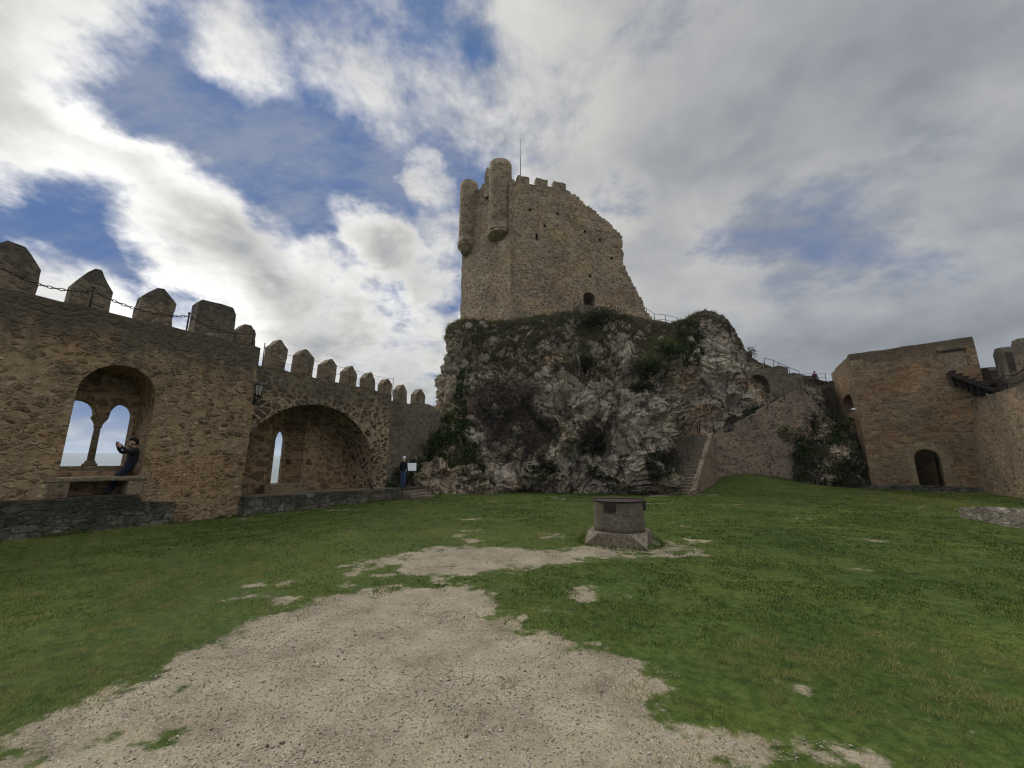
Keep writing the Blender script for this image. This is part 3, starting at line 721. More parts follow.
# ------------------------------------------------------------------ left curtain wall, near stretch
def left_wall():
    t = thing('curtain_wall', 'near left curtain wall of tan rubble with a twin-light arched window', 'wall', LW.w(-6, 0, 0))
    TOP = 6.28
    niche = arch(-4.87, -3.17, .95, 3.85, 4.76)
    MB().prism(LW, [(-15, -.6), (-.3, -.6), (-.3, TOP), (-15, TOP)], [niche], 0, 1.2, .5, .05, top_jit=.05, seed=2).build('wall_body', M_WALL, t)
    tw = [(-4.92, 1.78), (-3.24, 1.78)]
    for (cx, hw, zs, zh) in ((-3.54, .30, 3.25, .48), (-4.50, .38, 3.28, .47)):
        tw += [(cx+hw*cos(pi*k/10), zs+zh*sin(pi*k/10)**.8) for k in range(11)]
    win = MB().prism(LW, [(-5.4, .3), (-2.6, .3), (-2.6, TOP-.05), (-5.4, TOP-.05)], [tw], 1.197, 1.62, .5, .0, edge_len=.2).build('window', M_NICHE, t)
    b = MB(); c = LW.w(-3.995, 1.40, 0)
    b.lathe(c, [(.0, 1.93), (.085, 1.93), (.08, 2.4), (.075, 2.98), (0, 2.98)], 14); b.build('column', M_LEDGE, win)
    b = MB(); b.lathe(c, [(0, 1.78), (.17, 1.78), (.17, 1.84), (.12, 1.88), (.125, 1.92), (.09, 1.95), (0, 1.95)], 14); b.build('column_base', M_LEDGE, win)
    b = MB(); b.lathe(c, [(0, 2.95), (.09, 2.95), (.105, 2.99), (.09, 3.02), (.13, 3.12), (.19, 3.22), (.2, 3.28), (0, 3.28)], 14); b.build('capital', M_LEDGE, win)
    b = MB(); b.fbox(LW, -4.98, -3.12, .98, 1.75, 1.62, 1.78, jit=.006, bev=.02); b.build('sill', M_LEDGE, win)
    # wall behind the body, left and right of the window bay
    MB().prism(LW, [(-15, -.6), (-5.4, -.6), (-5.4, TOP-.01), (-15, TOP-.01)], [], 1.2, 1.62, .9).build('outer_face', M_WALL, t)
    MB().prism(LW, [(-2.6, -.6), (-.3, -.6), (-.3, TOP-.01), (-2.6, TOP-.01)], [], 1.2, 1.62, .9).build('outer_face', M_WALL, t)
    # seat in the niche
    seat = MB(); seat.fbox(LW, -5.1, -3.02, -.05, .6, 1.36, 1.49, jit=.008, bev=.025); seat = seat.build('window_seat', M_LEDGE, t)
    for s0, s1 in ((-5.02, -4.62), (-3.45, -3.08)):
        b = MB(); b.fbox(LW, s0, s1, -.03, .5, .94, 1.36, jit=.01, bev=.02); b.build('seat_pier', M_LEDGE, seat)
    b = MB(); b.fbox(LW, -4.84, -3.2, .6, 1.19, .96, 1.64, bev=.01); b.build('inner_step', M_NICHE, seat)
    # merlons
    for (s0, s1, zs, zt, fl) in ((-14.2, -13.1, 7.2, 7.95, .2), (-12.0, -10.9, 7.2, 7.95, .2), (-9.9, -8.8, 7.2, 7.95, .2), (-8.1, -7.2, 7.2, 7.95, .2), (-6.92, -5.86, 7.35, 7.95, .3), (-5.20, -4.32, 7.2, 7.86, .16), (-3.66, -2.74, 7.45, 7.9, .2), (-2.12, -.82, 7.74, 8.0, .8), (-.66, .04, 7.12, 7.42, .35)):
        MB().prism(LW, gable(s0, s1, TOP-.1, zs, zt, fl), [], 1.18, 1.66, .35, .03, top_jit=.075, seed=s0*3, edge_len=.2).build('merlon', M_MERL, t)
    for px, py in ((228, 452), (232, 474), (66, 370), (204, 420)):
        s, z = LW.px(px, py); b = MB(); b.fbox(LW, s-.13, s+.13, -.09, .1, z-.08, z+.09, jit=.03, bev=.03); b.build('projecting_stone', M_LEDGE, t)
left_wall()
def plinths():
    b = MB(); b.prism(LW, [(-15, -.5), (-2.42, -.5), (-2.42, .70), (-3.2, .78), (-3.3, .945), (-15, .945)], [], -.62, .02, .5, .05, top_jit=.04, seed=31)
    tag(b.build('stone_plinth', M_PLINTH, loc=LW.w(-7, -.3, 0)), 'mossy dark stone plinth below the twin-light window', 'plinth')
    b = MB(); b.prism(LW, [(-.34, -.5), (8.9, -.5), (8.9, .52), (-.34, .66)], [], -.42, .3, .5, .05, top_jit=.03, seed=41)
    b.prism(LW, [(6.75, -.5), (10.6, -.5), (10.6, .50), (6.75, .52)], [], .29, 1.48, .6, .03, seed=44)
    tag(b.build('stone_plinth', M_PLINTH, loc=LW.w(4, -.2, 0)), 'low weathered stone plinth below the wide arched recess', 'plinth')
    t = thing('stone_steps', 'short flight of low stone steps beside the standing visitor', 'steps', LW.w(8, -.8, 0))
    for k in range(3):
        b = MB(); b.fbox(LW, 7.2+.05*k, 8.75, -.42-.3*(3-k), -.40-.3*(2-k), -.3, .02+.13*(k+1), jit=.015, bev=.02); b.build('step', M_STEP, t)
plinths()
# ------------------------------------------------------------------ left curtain wall, arched stretch
def arch_wall():
    t = thing('curtain_wall', 'dark curtain wall stretch with a wide arched recess and narrow slit window', 'wall', LW.w(3, .25, 0))
    TOP = 5.58
    R = []
    for k in range(25):
        th = pi*.905*k/24; x = 2.55+3.27*cos(th); z = 1.15+3.26*sin(th); R.append((x, z))
    R = [p for p in R if p[0] > -.2]
    hole = [(-.2, .55), (5.82, .55)]+R+[(-.2, 1.15+3.26*sqrt(1-(2.75/3.27)**2))]
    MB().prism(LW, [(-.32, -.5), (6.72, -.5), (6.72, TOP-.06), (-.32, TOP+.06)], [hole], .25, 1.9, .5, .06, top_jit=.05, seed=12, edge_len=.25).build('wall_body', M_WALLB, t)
    emb = arch(1.55, 3.05, .62, 3.3, 3.95, 12)
    rec = MB().prism(LW, [(-.4, -.2), (6.8, -.2), (6.8, TOP-.1), (-.4, TOP-.1)], [emb], 1.9, 2.0, .5, .0, seed=14, edge_len=.3).build('recess_back', M_NICHE, t)
    # splayed window embrasure
    s0, s1 = LW.px(272, 470, 2.55)[0], LW.px(282, 470, 2.55)[0]
    slit = arch(s0, s1, .95, 2.9, 3.35, 10, 1.)
    MB().prism(LW, [(.9, .2), (3.7, .2), (3.7, 4.5), (.9, 4.5)], [slit], 2.55, 2.8, .5, seed=15, edge_len=.2).build('slit_window', M_NICHE, rec)
    b = MB()
    A_, B_ = emb, arch(s0-.12, s1+.12, .75, 2.95, 3.5, 12, 1.)
    n = min(len(A_), len(B_))
    for i in range(n):
        j = (i+1) % n
        a, c = A_[i], A_[j]; e, f = B_[j], B_[i]
        b.face([LW.w(a[0], 1.97, a[1]), LW.w(c[0], 1.97, c[1]), LW.w(e[0], 2.56, e[1]), LW.w(f[0], 2.56, f[1])], [(a[0], a[1]), (c[0], c[1]), (e[0]+.7, e[1]), (f[0]+.7, f[1])])
    b.build('embrasure', M_NICHE, rec)
    b = MB(); b.fbox(LW, 1.3, 3.2, 1.45, 1.98, .5, .95, jit=.01, bev=.02); b.build('recess_seat', M_LEDGE, t)
    b = MB(); b.fbox(LW, -.3, 5.8, .3, 1.9, .3, .6, bev=.01); b.build('recess_floor', M_LEDGE, t)
    # voussoir ring
    b = MB(); th = 0
    while th < pi*.80:
        w = .062+random.uniform(-.01, .016)
        o_, i_ = 3.27+.5+random.uniform(-.1, .08), 3.262
        p = [(2.55+i_*cos(th+.0012), 1.15+i_*sin(th+.0012)), (2.55+o_*cos(th+.0012), 1.15+o_*sin(th+.0012)), (2.55+o_*cos(th+w-.0015), 1.15+o_*sin(th+w-.0015)), (2.55+i_*cos(th+w-.0015), 1.15+i_*sin(th+w-.0015))]
        if min(q[0] for q in p) > -.28:
            b.prism(LW, p, [], .19+random.uniform(-.012, .02), .5, 3., edge_len=3)
        th += w
    b.build('arch_stones', M_WALLB, t)
    for i, (a, c, top, bot) in enumerate(((264, 287, 338.7, 368), (291.6, 313.7, 348, 375), (317.4, 336.6, 357, 381), (339.7, 357, 364.7, 386), (359.8, 375.5, 371.6, 390), (377.5, 391.9, 377, 394))):
        s0 = LW.px(a, (top+bot)/2, 1.72)[0]; s1 = LW.px(c, (top+bot)/2, 1.25)[0]; zt = LW.px((a+c)/2, top, 1.25)[1]
        MB().prism(LW, gable(s0, s1, TOP-.15, zt-.36, zt, .16), [], 1.25, 1.72, .35, .03, top_jit=.075, seed=s0*3+1, edge_len=.2).build('merlon', M_MERL, t)
    b = MB(); b.fbox(LW, 6.0, 6.2, .19, .4, 1.75, 1.93, jit=.01, bev=.02); b.build('projecting_stone', M_LEDGE, t)
    # rear stretch running up to the rock
    t2 = thing('curtain_wall', 'shadowed rear curtain wall stretch with two merlons meeting the rock', 'wall', LW.w(9, 1.5, 0))
    MB().prism(LW, [(6.6, -.6), (12.6, -.6), (12.2, 5.2), (11.2, 5.6), (8.8, 5.42), (6.6, 5.42)], [], 1.48, 2.05, .5, .05, top_jit=.06, seed=51).build('wall_body', M_RUIN, t2)  # darker masonry chosen so the colour carries the shade on this stretch
    for k, (a, c, top, bot) in enumerate(((393, 407, 382.8, 403), (411, 425.4, 387.6, 404))):
        s0 = LW.px(a, 395, 2.0)[0]; s1 = LW.px(c, 395, 1.55)[0]; zt = LW.px((a+c)/2, top, 1.55)[1]
        hole = []
        if k: h0 = LW.px(417.5, 405, 1.55); hole = [[(h0[0]-.1, h0[1]-.12), (h0[0]+.14, h0[1]-.12), (h0[0]+.14, h0[1]+.12), (h0[0]-.1, h0[1]+.12)]]
        MB().prism(LW, gable(s0, s1, 5.2, zt-.4, zt, .16), hole, 1.55, 2.0, .35, .03, top_jit=.075, seed=s0*3+1, edge_len=.2).build('merlon', M_MERL, t2)
arch_wall()

# ------------------------------------------------------------------ chains and posts
def chain(mb, a, b, sag, link=.11, r=.012):
    a, b = Vector(a), Vector(b); L = (b-a).length; n = max(4, int(L*1.06/link))
    P = [a.lerp(b, i/n)-Vector((0, 0, sag*4*(i/n)*(1-i/n))) for i in range(n+1)]
    for i in range(n):
        c = (P[i]+P[i+1])/2; x = (P[i+1]-P[i]); l = x.length; x.normalize()
        y = x.cross(Vector((0, 0, 1))).normalized(); z = x.cross(y)
        s = y if i % 2 else z
        pts = [c+x*(l*.62*cos(q))+s*(l*.30*sin(q)) for q in [2*pi*k/8 for k in range(9)]]
        mb.tube(pts, r, 4, cap=False)
def post(mb, p, h, r=.025, knob=True):
    p = Vector(p); mb.tube([p-Vector((0, 0, .1)), p+Vector((0, 0, h))], r, 8)
    if knob: mb.lathe(p+Vector((0, 0, h-.01)), [(0, 0), (r*1.5, .005), (r*1.7, .03), (r*1.2, .06), (0, .07)], 8)
def rails():
    t = thing('chain_railing', 'rusty chain railing on short posts along the tan wall top', 'railing', LW.w(-5, .08, 6.28))
    ss = [-9.0, -6.7]+[LW.px(x, y, .08)[0] for x, y in ((90, 305), (187, 327), (252, 346))]
    tops = []
    for s in ss:
        b = MB(); post(b, LW.w(s, .08, 6.25), .66); b.build('post', M_RUST, t); tops.append(Vector(LW.w(s, .08, 6.82)))
    for a, c in zip(tops, tops[1:]):
        b = MB(); chain(b, a, c, .22); b.build('chain', M_RUST, t)
    t = thing('wire_railing', 'thin iron posts and wire along the dark wall top', 'railing', LW.w(3, .4, 5.58))
    ss = [LW.px(x, y, .4)[0] for x, y in ((261.5, 350), (307, 372), (347, 384), (391, 394))]
    P = []
    for i, s in enumerate(ss):
        b = MB(); h = (1.12, .95, .95, .95)[i]; post(b, LW.w(s+.1, .4, 5.54), h, .018, False); b.build('post', M_IRON, t); P.append(Vector(LW.w(s+.1, .4, 5.54)))
    for z in (.5, .88):
        for a, c in zip(P, P[1:]):
            b = MB(); b.tube([a+Vector((0, 0, z)), (a+c)/2+Vector((0, 0, z-.05)), c+Vector((0, 0, z))], .008, 5); b.build('wire', M_IRON, t)
rails()
def lantern():
    s, z = LW.px(259, 390, -.28)
    t = thing('wall_lantern', 'black iron lantern on a bracket at the corner of the tan wall', 'lantern', LW.w(s, -.28, z-.3))
    c = LW.w(s, -.28, z)
    b = MB(); b.lathe(c, [(0, .17), (.2, .17), (.205, .19), (.1, .29), (.03, .33), (0, .35)], 6, sm=False); b.build('roof', M_IRON, t)
    b = MB(); b.lathe(c, [(.085, -.2), (.15, .165)], 6, sm=False); b.build('glass', M_GLASS, t)
    b = MB()
    for k in range(6):
        a = pi/3*k; b.tube([(c[0]+.09*cos(a), c[1]+.09*sin(a), z-.2), (c[0]+.155*cos(a), c[1]+.155*sin(a), z+.17)], .011, 5)
    b.lathe(c, [(0, -.27), (.05, -.27), (.1, -.21), (.1, -.19), (0, -.19)], 6); b.build('frame', M_IRON, t)
    b = MB(); w = LambdaW = lambda d, zz: LW.w(s, d, zz)
    b.tube([w(-.28, z-.25), w(-.27, z-.36), w(-.15, z-.42), w(-.02, z-.40)], .02, 6)
    b.tube([w(-.16, z-.42), w(-.1, z-.3), w(-.02, z-.2)], .014, 6); b.fbox(LW, s-.05, s+.05, -.03, .02, z-.55, z-.1); b.build('bracket', M_IRON, t)
lantern()

# ------------------------------------------------------------------ rock
def crom(p, t):
    """Catmull-Rom through control rows p (n,...) at parameters t in [0,n-1]"""
    n = len(p); i = np.clip(np.floor(t).astype(int), 0, n-2); f = (t-i).reshape(-1, *([1]*(p.ndim-1)))
    p0, p1, p2, p3 = p[np.maximum(i-1, 0)], p[i], p[i+1], p[np.minimum(i+2, n-1)]
    return .5*(2*p1+(p2-p0)*f+(2*p0-5*p1+4*p2-p3)*f*f+(3*p1-p0-3*p2+p3)*f**3)
ROCKC = [
    [(440, 496, 38), (445, 450, 39), (450, 410, 40), (460, 375, 41), (464, 350, 41), (464, 335, 41), (470, 324, 46)],
    [(414, 497, 27.6), (420, 462, 29), (430, 415, 31), (441, 385, 33), (450, 354, 34.5), (446, 333, 35), (463, 322, 40.5)],
    [(440, 496, 26.8), (441, 468, 27.1), (446, 428, 28.8), (454, 392, 31), (461, 360, 33), (462, 336, 33.8), (482, 325, 38.3)],
    [(480, 496, 26.4), (478, 470, 26.3), (478, 437, 27.4), (482, 397, 29.8), (487, 362, 31.8), (490, 338, 33.4), (502, 323, 37)],
    [(530, 496, 26.0), (528, 470, 25.7), (525, 437, 26.3), (524, 397, 28.0), (524, 362, 30.5), (525, 337, 33), (530, 319, 36.5)],
    [(580, 497, 25.2), (578, 470, 24.8), (576, 437, 24.8), (574, 398, 25.6), (572, 366, 28.8), (572, 337, 32.6), (576, 314, 37)],
    [(625, 497, 24.6), (622, 470, 24.4), (620, 435, 24.7), (618, 397, 25.5), (618, 368, 28.2), (621, 343, 32), (624, 316, 38)],
    [(655, 497, 24.2), (654, 470, 24.6), (652, 435, 25.4), (650, 398, 27.0), (649, 372, 28.8), (653, 349, 32), (656, 325, 38)],
    [(663, 490, 25.4), (667, 470, 27), (672, 440, 29.5), (672, 405, 30.3), (675, 378, 31.3), (678, 348, 33.4), (682, 320, 37)],
    [(690, 485, 31.2), (692, 458, 31.4), (696, 430, 31.5), (698, 400, 31.8), (700, 372, 32.8), (703, 340, 34.3), (706, 311, 36)],
    [(720, 478, 31.8), (722, 452, 31.8), (724, 425, 31.8), (726, 395, 31.9), (727, 367, 32.8), (727, 342, 34.3), (722, 318, 36.5)],
    [(750, 478, 32.2), (750, 452, 32.2), (750, 425, 32.2), (750, 402, 32.2), (752, 382, 32.9), (750, 367, 34), (745, 355, 36)],
    [(785, 478, 32.6), (785, 448, 32.6), (785, 420, 32.6), (785, 402, 32.6), (786, 391, 33.2), (785, 382, 34), (780, 374, 36)],
    [(822, 478, 33.2), (822, 448, 33.2), (822, 425, 33.2), (822, 410, 33.2), (822, 398, 33.6), (822, 392, 34.2), (822, 388, 36)]]
VEG = {}
def rock():
    C = np.array([[at_depth(*p) for p in c] for c in ROCKC], float)           # cols, rows, 3
    back = C[:, -1:].copy(); back[:, :, 1] += 9; back[:, :, 2] -= 1.2
    bk2 = back.copy(); bk2[:, :, 1] += 8; bk2[:, :, 2] = -4
    C = np.concatenate([C, back, bk2], 1)
    # right end closes backwards
    endc = C[-1:].copy(); endc[:, :, 1] += 6; endc[:, :, 2] = np.minimum(endc[:, :, 2], 5.0); C = np.concatenate([C, endc], 0)
    nc, nr = C.shape[:2]; NU, NV = 520, 360
    tu = np.linspace(0, nc-1, NU)
    tv = np.concatenate([np.linspace(0, 6, NV-40, endpoint=False), np.linspace(6, nr-1, 40)])
    G = crom(C, tu); G = np.swapaxes(crom(np.swapaxes(G, 0, 1), tv), 0, 1)   # NU,NV,3
    def normals(G):
        du = np.gradient(G, axis=0); dv = np.gradient(G, axis=1); n = np.cross(du, dv); n /= np.linalg.norm(n, axis=2, keepdims=True)+1e-9
        return n
    N = normals(G)
    Pf = G.reshape(-1, 3)
    px, py = project(Pf)
    # crag: big blocks, ledges, then fine relief
    warp = np.column_stack([fbm(Pf*.3+3, 2), fbm(Pf*.3+50, 2), fbm(Pf*.3+90, 2)])
    Q = Pf+warp*1.5
    D = 1.35*fbm(Q*.28, 4)+.55*ridged(Q*np.array([.42, .42, .62])+5, 4)+.75*ridged(Q*np.array([.55, .55, .16])+15, 4)+.26*ridged(Q*np.array([1.25, 1.25, 1.0])+31, 4)+.12*ridged(Pf*3.3+8, 4)+.05*fbm(Q*9, 2)
    blk = np.floor((fbm(Q*.5+70, 4)*4.0))*.30
    D = D*1.25+blk-.6
    soft = np.where(np.repeat(tu, NV) < 1.7, .6, 1.)
    tvv = np.tile(tv, NU)
    soft *= 1-.45*smooth(4.0, 5.2, tvv)                                          # earthy slope below the keep
    soft *= np.where(tvv > 5.6, .35, 1)
    tuu = np.repeat(tu, NV)
    soft = np.where((tuu > 8.2), np.maximum(soft*.75, 0.22), soft)
    D = D*soft
    # hollows
    for (x, y, rx, ry, dep) in ((671, 402, 4, 9, 1.6), (735, 403, 7, 8, 1.8), (597, 447, 13, 13, 1.2), (653, 430, 4, 12, .8), (560, 400, 5, 6, .5), (470, 485, 8, 7, .8), (602, 480, 14, 3, .7), (690, 395, 4, 8, .7), (640, 450, 3, 5, .7), (530, 478, 7, 3, .6), (548, 468, 14, 4, .5), (505, 455, 7, 5, .5)):
        D = D-dep*np.exp(-(((px-x)/rx)**2+((py-y)/ry)**2)**2)*(tvv < 6)
    # white knobs
    for (x, y, rx, ry, dep) in ((548, 388, 9, 16, .8), (468, 440, 20, 16, .6), (590, 398, 22, 12, .7), (640, 395, 14, 10, .7), (632, 465, 20, 16, .5), (505, 478, 16, 7, .6), (660, 420, 8, 22, .5)):
        D = D+dep*np.exp(-(((px-x)/rx)**2+((py-y)/ry)**2))*(tvv < 6)
    G2 = (Pf+N.reshape(-1, 3)*D[:, None]).reshape(NU, NV, 3)
    N2 = normals(G2)
    V = G2.reshape(-1, 3); px, py = project(V)
    i = np.arange(NU-1)[:, None]*NV+np.arange(NV-1)[None, :]
    Fc = np.column_stack([i.ravel(), i.ravel()+NV, i.ravel()+1+NV, i.ravel()+1])
    # where earth and moss lie: flat spots plus the upper slope
    nz = N2.reshape(-1, 3)[:, 2]
    fn = fbm(V*.55+12, 4); fn2 = fbm(V*1.7+40, 4)
    slope = np.interp(px, [440, 470, 500, 540, 575, 610, 640, 660, 690, 720, 760, 830], [345, 362, 378, 386, 385, 374, 392, 400, 350, 330, 350, 370])
    upper = smooth(14, -14, py-slope+fn*34)*np.clip(.84+.75*fn+.7*fn2+.3*(nz-.5), 0, 1)*(px < 700)
    moss = np.clip(smooth(.35, .7, nz+fn*.4)*.8+upper*.9, 0, 1)
    moss = np.where(px > 690, np.clip(moss*.6+smooth(14, -6, py-np.interp(px, [690, 705, 725, 750, 800], [318, 318, 330, 360, 385]))*.6, 0, 1), moss)
    brush = smooth(.3, .7, 1-np.maximum(np.abs(px-508)/62, np.abs(py-415-(px-508)*.12)/52)+fn*.5)
    brush = np.maximum(brush, .6*smooth(.2, .8, 1-(((px-594)/26)**2+((py-437)/26)**2)+fn*.4))
    brush = np.maximum(brush, .8*smooth(.2, .6, 1-(((px-660)/24)**2+((py-462)/20)**2)+fn*.5))
    moss = np.maximum(moss, .55*brush)
    orange = smooth(.25, .6, fbm(V*.35+77, 3)+.45*np.exp(-((px-615)/45)**2-((py-455)/30)**2)+.35*np.exp(-((px-705)/30)**2-((py-420)/25)**2)+.25*np.exp(-((px-440)/12)**2-((py-385)/30)**2))
    pale = np.zeros(len(V))
    for (x, y, rx, ry) in ((548, 388, 9, 18), (600, 402, 34, 16), (640, 430, 22, 42), (615, 470, 42, 18), (505, 478, 26, 11), (468, 440, 20, 18), (655, 395, 14, 16), (720, 390, 26, 34), (705, 350, 14, 18), (570, 460, 22, 12), (450, 470, 22, 12), (625, 350, 12, 12)):
        pale = np.maximum(pale, np.exp(-(((px-x)/rx)**2+((py-y)/ry)**2)))
    pale = np.clip(pale*1.15+.5*fn2*pale, 0, 1)
    moss = moss*(1-.8*pale); brush = brush*(1-.75*pale)
    me = bpy.data.meshes.new('rock_outcrop'); me.vertices.add(len(V)); me.vertices.foreach_set('co', V.astype(np.float32).ravel())
    me.loops.add(Fc.size); me.loops.foreach_set('vertex_index', Fc.ravel().astype(np.int32))
    me.polygons.add(len(Fc)); me.polygons.foreach_set('loop_start', np.arange(0, Fc.size, 4).astype(np.int32))
    me.polygons.foreach_set('use_smooth', np.zeros(len(Fc), bool)); me.update()
    for nm, val in (('moss', moss), ('orange', orange), ('pale', pale)):
        at = me.attributes.new(nm, 'FLOAT', 'POINT'); at.data.foreach_set('value', val.astype(np.float32))
    me.materials.append(M_ROCK); o = bpy.data.objects.new('rock_outcrop', me); COL.objects.link(o); o['kind'] = 'structure'
    VEG.update(V=V, N=N2.reshape(-1, 3), px=px, py=py, upper=upper, brush=brush, nz=nz, fn=fn, fn2=fn2, front=tvv < 6.2, moss=moss, tv=tvv, tu=tuu)
def rock_mat():
    m, t = new_mat('limestone crag')
    p = t.node('ShaderNodeTexCoord').outputs['Object']
    moss = t.node('ShaderNodeAttribute', attribute_name='moss').outputs['Fac']
    pale = t.node('ShaderNodeAttribute', attribute_name='pale').outputs['Fac']
    org = t.node('ShaderNodeAttribute', attribute_name='orange').outputs['Fac']
    a = t.noise(p, .9, 8, .65, .4); b = t.noise(p, 5., 8, .7); c = t.noise(p, 18., 5, .7); big = t.noise(p, .22, 4, .6)
    base = t.ramp(a, [(.28, (.14, .118, .092)), (.40, (.33, .285, .225)), (.52, (.50, .445, .36)), (.70, (.64, .595, .51))])
    base = t.mix(.85, base, t.ramp(b, [(.28, (.48, .46, .44)), (.5, (1., 1., .98)), (.72, (1.4, 1.4, 1.4))]), 'MULTIPLY')
    base = t.mix(.7, base, t.ramp(big, [(.35, (.7, .68, .66)), (.6, (1.12, 1.1, 1.08))]), 'MULTIPLY')
    of = t.math('MULTIPLY', org, t.step(b, .35, .6))
    base = t.mix(t.math('MULTIPLY', of, .75), base, t.mix(1., base, (1.25, .82, .5), 'MULTIPLY'))
    # dark lichen in veins and runs
    st = t.node('ShaderNodeMapping'); st.inputs['Scale'].default_value = (1.6, 1.6, .5); t.L.new(p, st.inputs[0])
    lz = t.step(t.noise(st.outputs[0], 1.1, 8, .74, .5), .52, .63)
    base = t.mix(1., base, (1.22, 1.14, 1.03), 'MULTIPLY')
    base = t.mix(pale, base, t.mix(.5, base, (.60, .545, .45)))
    base = t.mix(t.math('MULTIPLY', lz, t.mapr(pale, 0, 1, .46, .16)), base, (.09, .077, .06))
    cw = t.vmath('ADD', p, t.vmath('SCALE', t.vmath('SUBTRACT', t.noise(p, .8, 5, .65, 0, True), (.5, .5, .5)), 2.2))
    cm = t.node('ShaderNodeMapping'); cm.inputs['Scale'].default_value = (1., 1., .6); t.L.new(cw, cm.inputs[0])
    ck = t.vor(cm.outputs[0], .55, 'DISTANCE_TO_EDGE'); ck2 = t.vor(cm.outputs[0], 1.5, 'DISTANCE_TO_EDGE')
    crack = t.math('MAXIMUM', t.step(ck.outputs['Distance'], .05, .005), t.math('MULTIPLY', t.step(ck2.outputs['Distance'], .06, .0), t.step(b, .45, .6)))
    base = t.mix(t.math('MULTIPLY', crack, .8), base, (.05, .042, .033))
    mf = t.step(t.math('ADD', moss, t.math('MULTIPLY', t.math('SUBTRACT', b, .5), 1.3)), .42, .62)
    mc = t.ramp(t.noise(p, 3.3, 6, .7), [(.3, (.035, .03, .018)), (.48, (.07, .06, .034)), (.6, (.085, .08, .036)), (.75, (.15, .12, .072))])
    t.L.new(t.mix(mf, base, mc), t.bsdf.inputs['Base Color'])
    bump(t, t.math('SUBTRACT', t.math('ADD', b, t.math('MULTIPLY', c, .45)), t.math('MULTIPLY', crack, .5)), .25, 1.)
    return m
M_ROCK = rock_mat()
rock()

# low outcrop and bank by the information board
def knoll(name, cx, cy, rx, ry, h, rotdeg, mat, seed, moss_amt, rough=.35, n=90, power=2.6):
    u = np.linspace(-1, 1, n); A, B = np.meshgrid(u, u); r = (np.abs(A)**power+np.abs(B)**power)**(1/power)
    z = h*np.clip(1-r**3, -.3, 1)
    a = radians(rotdeg); X = cx+A*rx*cos(a)-B*ry*sin(a); Y = cy+A*rx*sin(a)+B*ry*cos(a)
    P = np.column_stack([X.ravel(), Y.ravel(), z.ravel()])
    D = rough*ridged(P*.8+seed, 4)+rough*.6*fbm(P*2.2+seed, 3)
    edge = np.clip(1.15-r.ravel(), 0, 1)
    P[:, 2] += D*np.clip(edge*1.2, 0, 1)-.35*(1-np.clip(edge*3, 0, 1)); P[:, 0] += .5*rough*fbm(P*1.2+seed+9, 3); P[:, 1] += .7*rough*fbm(P*1.2+seed+19, 3)
    i = np.arange(n-1)[:, None]*n+np.arange(n-1)[None, :]
    Fc = np.column_stack([i.ravel(), i.ravel()+1, i.ravel()+1+n, i.ravel()+n])
    me = bpy.data.meshes.new(name); me.from_pydata(P.tolist(), [], Fc.tolist())
    at = me.attributes.new('moss', 'FLOAT', 'POINT'); at.data.foreach_set('value', np.clip(moss_amt+.5*fbm(P*.7+seed+4, 3), 0, 1).astype(np.float32))
    at = me.attributes.new('orange', 'FLOAT', 'POINT'); at.data.foreach_set('value', np.full(len(P), .25, np.float32))
    me.materials.append(mat); o = bpy.data.objects.new(name, me); COL.objects.link(o); o['kind'] = 'structure'
    return P
q = at_depth(430, 490, 24.3)
KN1 = knoll('rock_ledge', q.x+1.0, 25.0, 3.1, 1.3, 1.35, 6, M_ROCK, 3., .55, .95, 170, 5.)
KN2 = knoll('bank', -4.3, 27.6, 3.3, 2.7, 4.6, 30, M_ROCK, 13., .8, .5, power=2.2)
KN3 = knoll('bank', 24.3, 30.9, 3.9, 2.5, 4.6, -6, M_ROCK, 23., .62, 1.2, 150, 1.7)

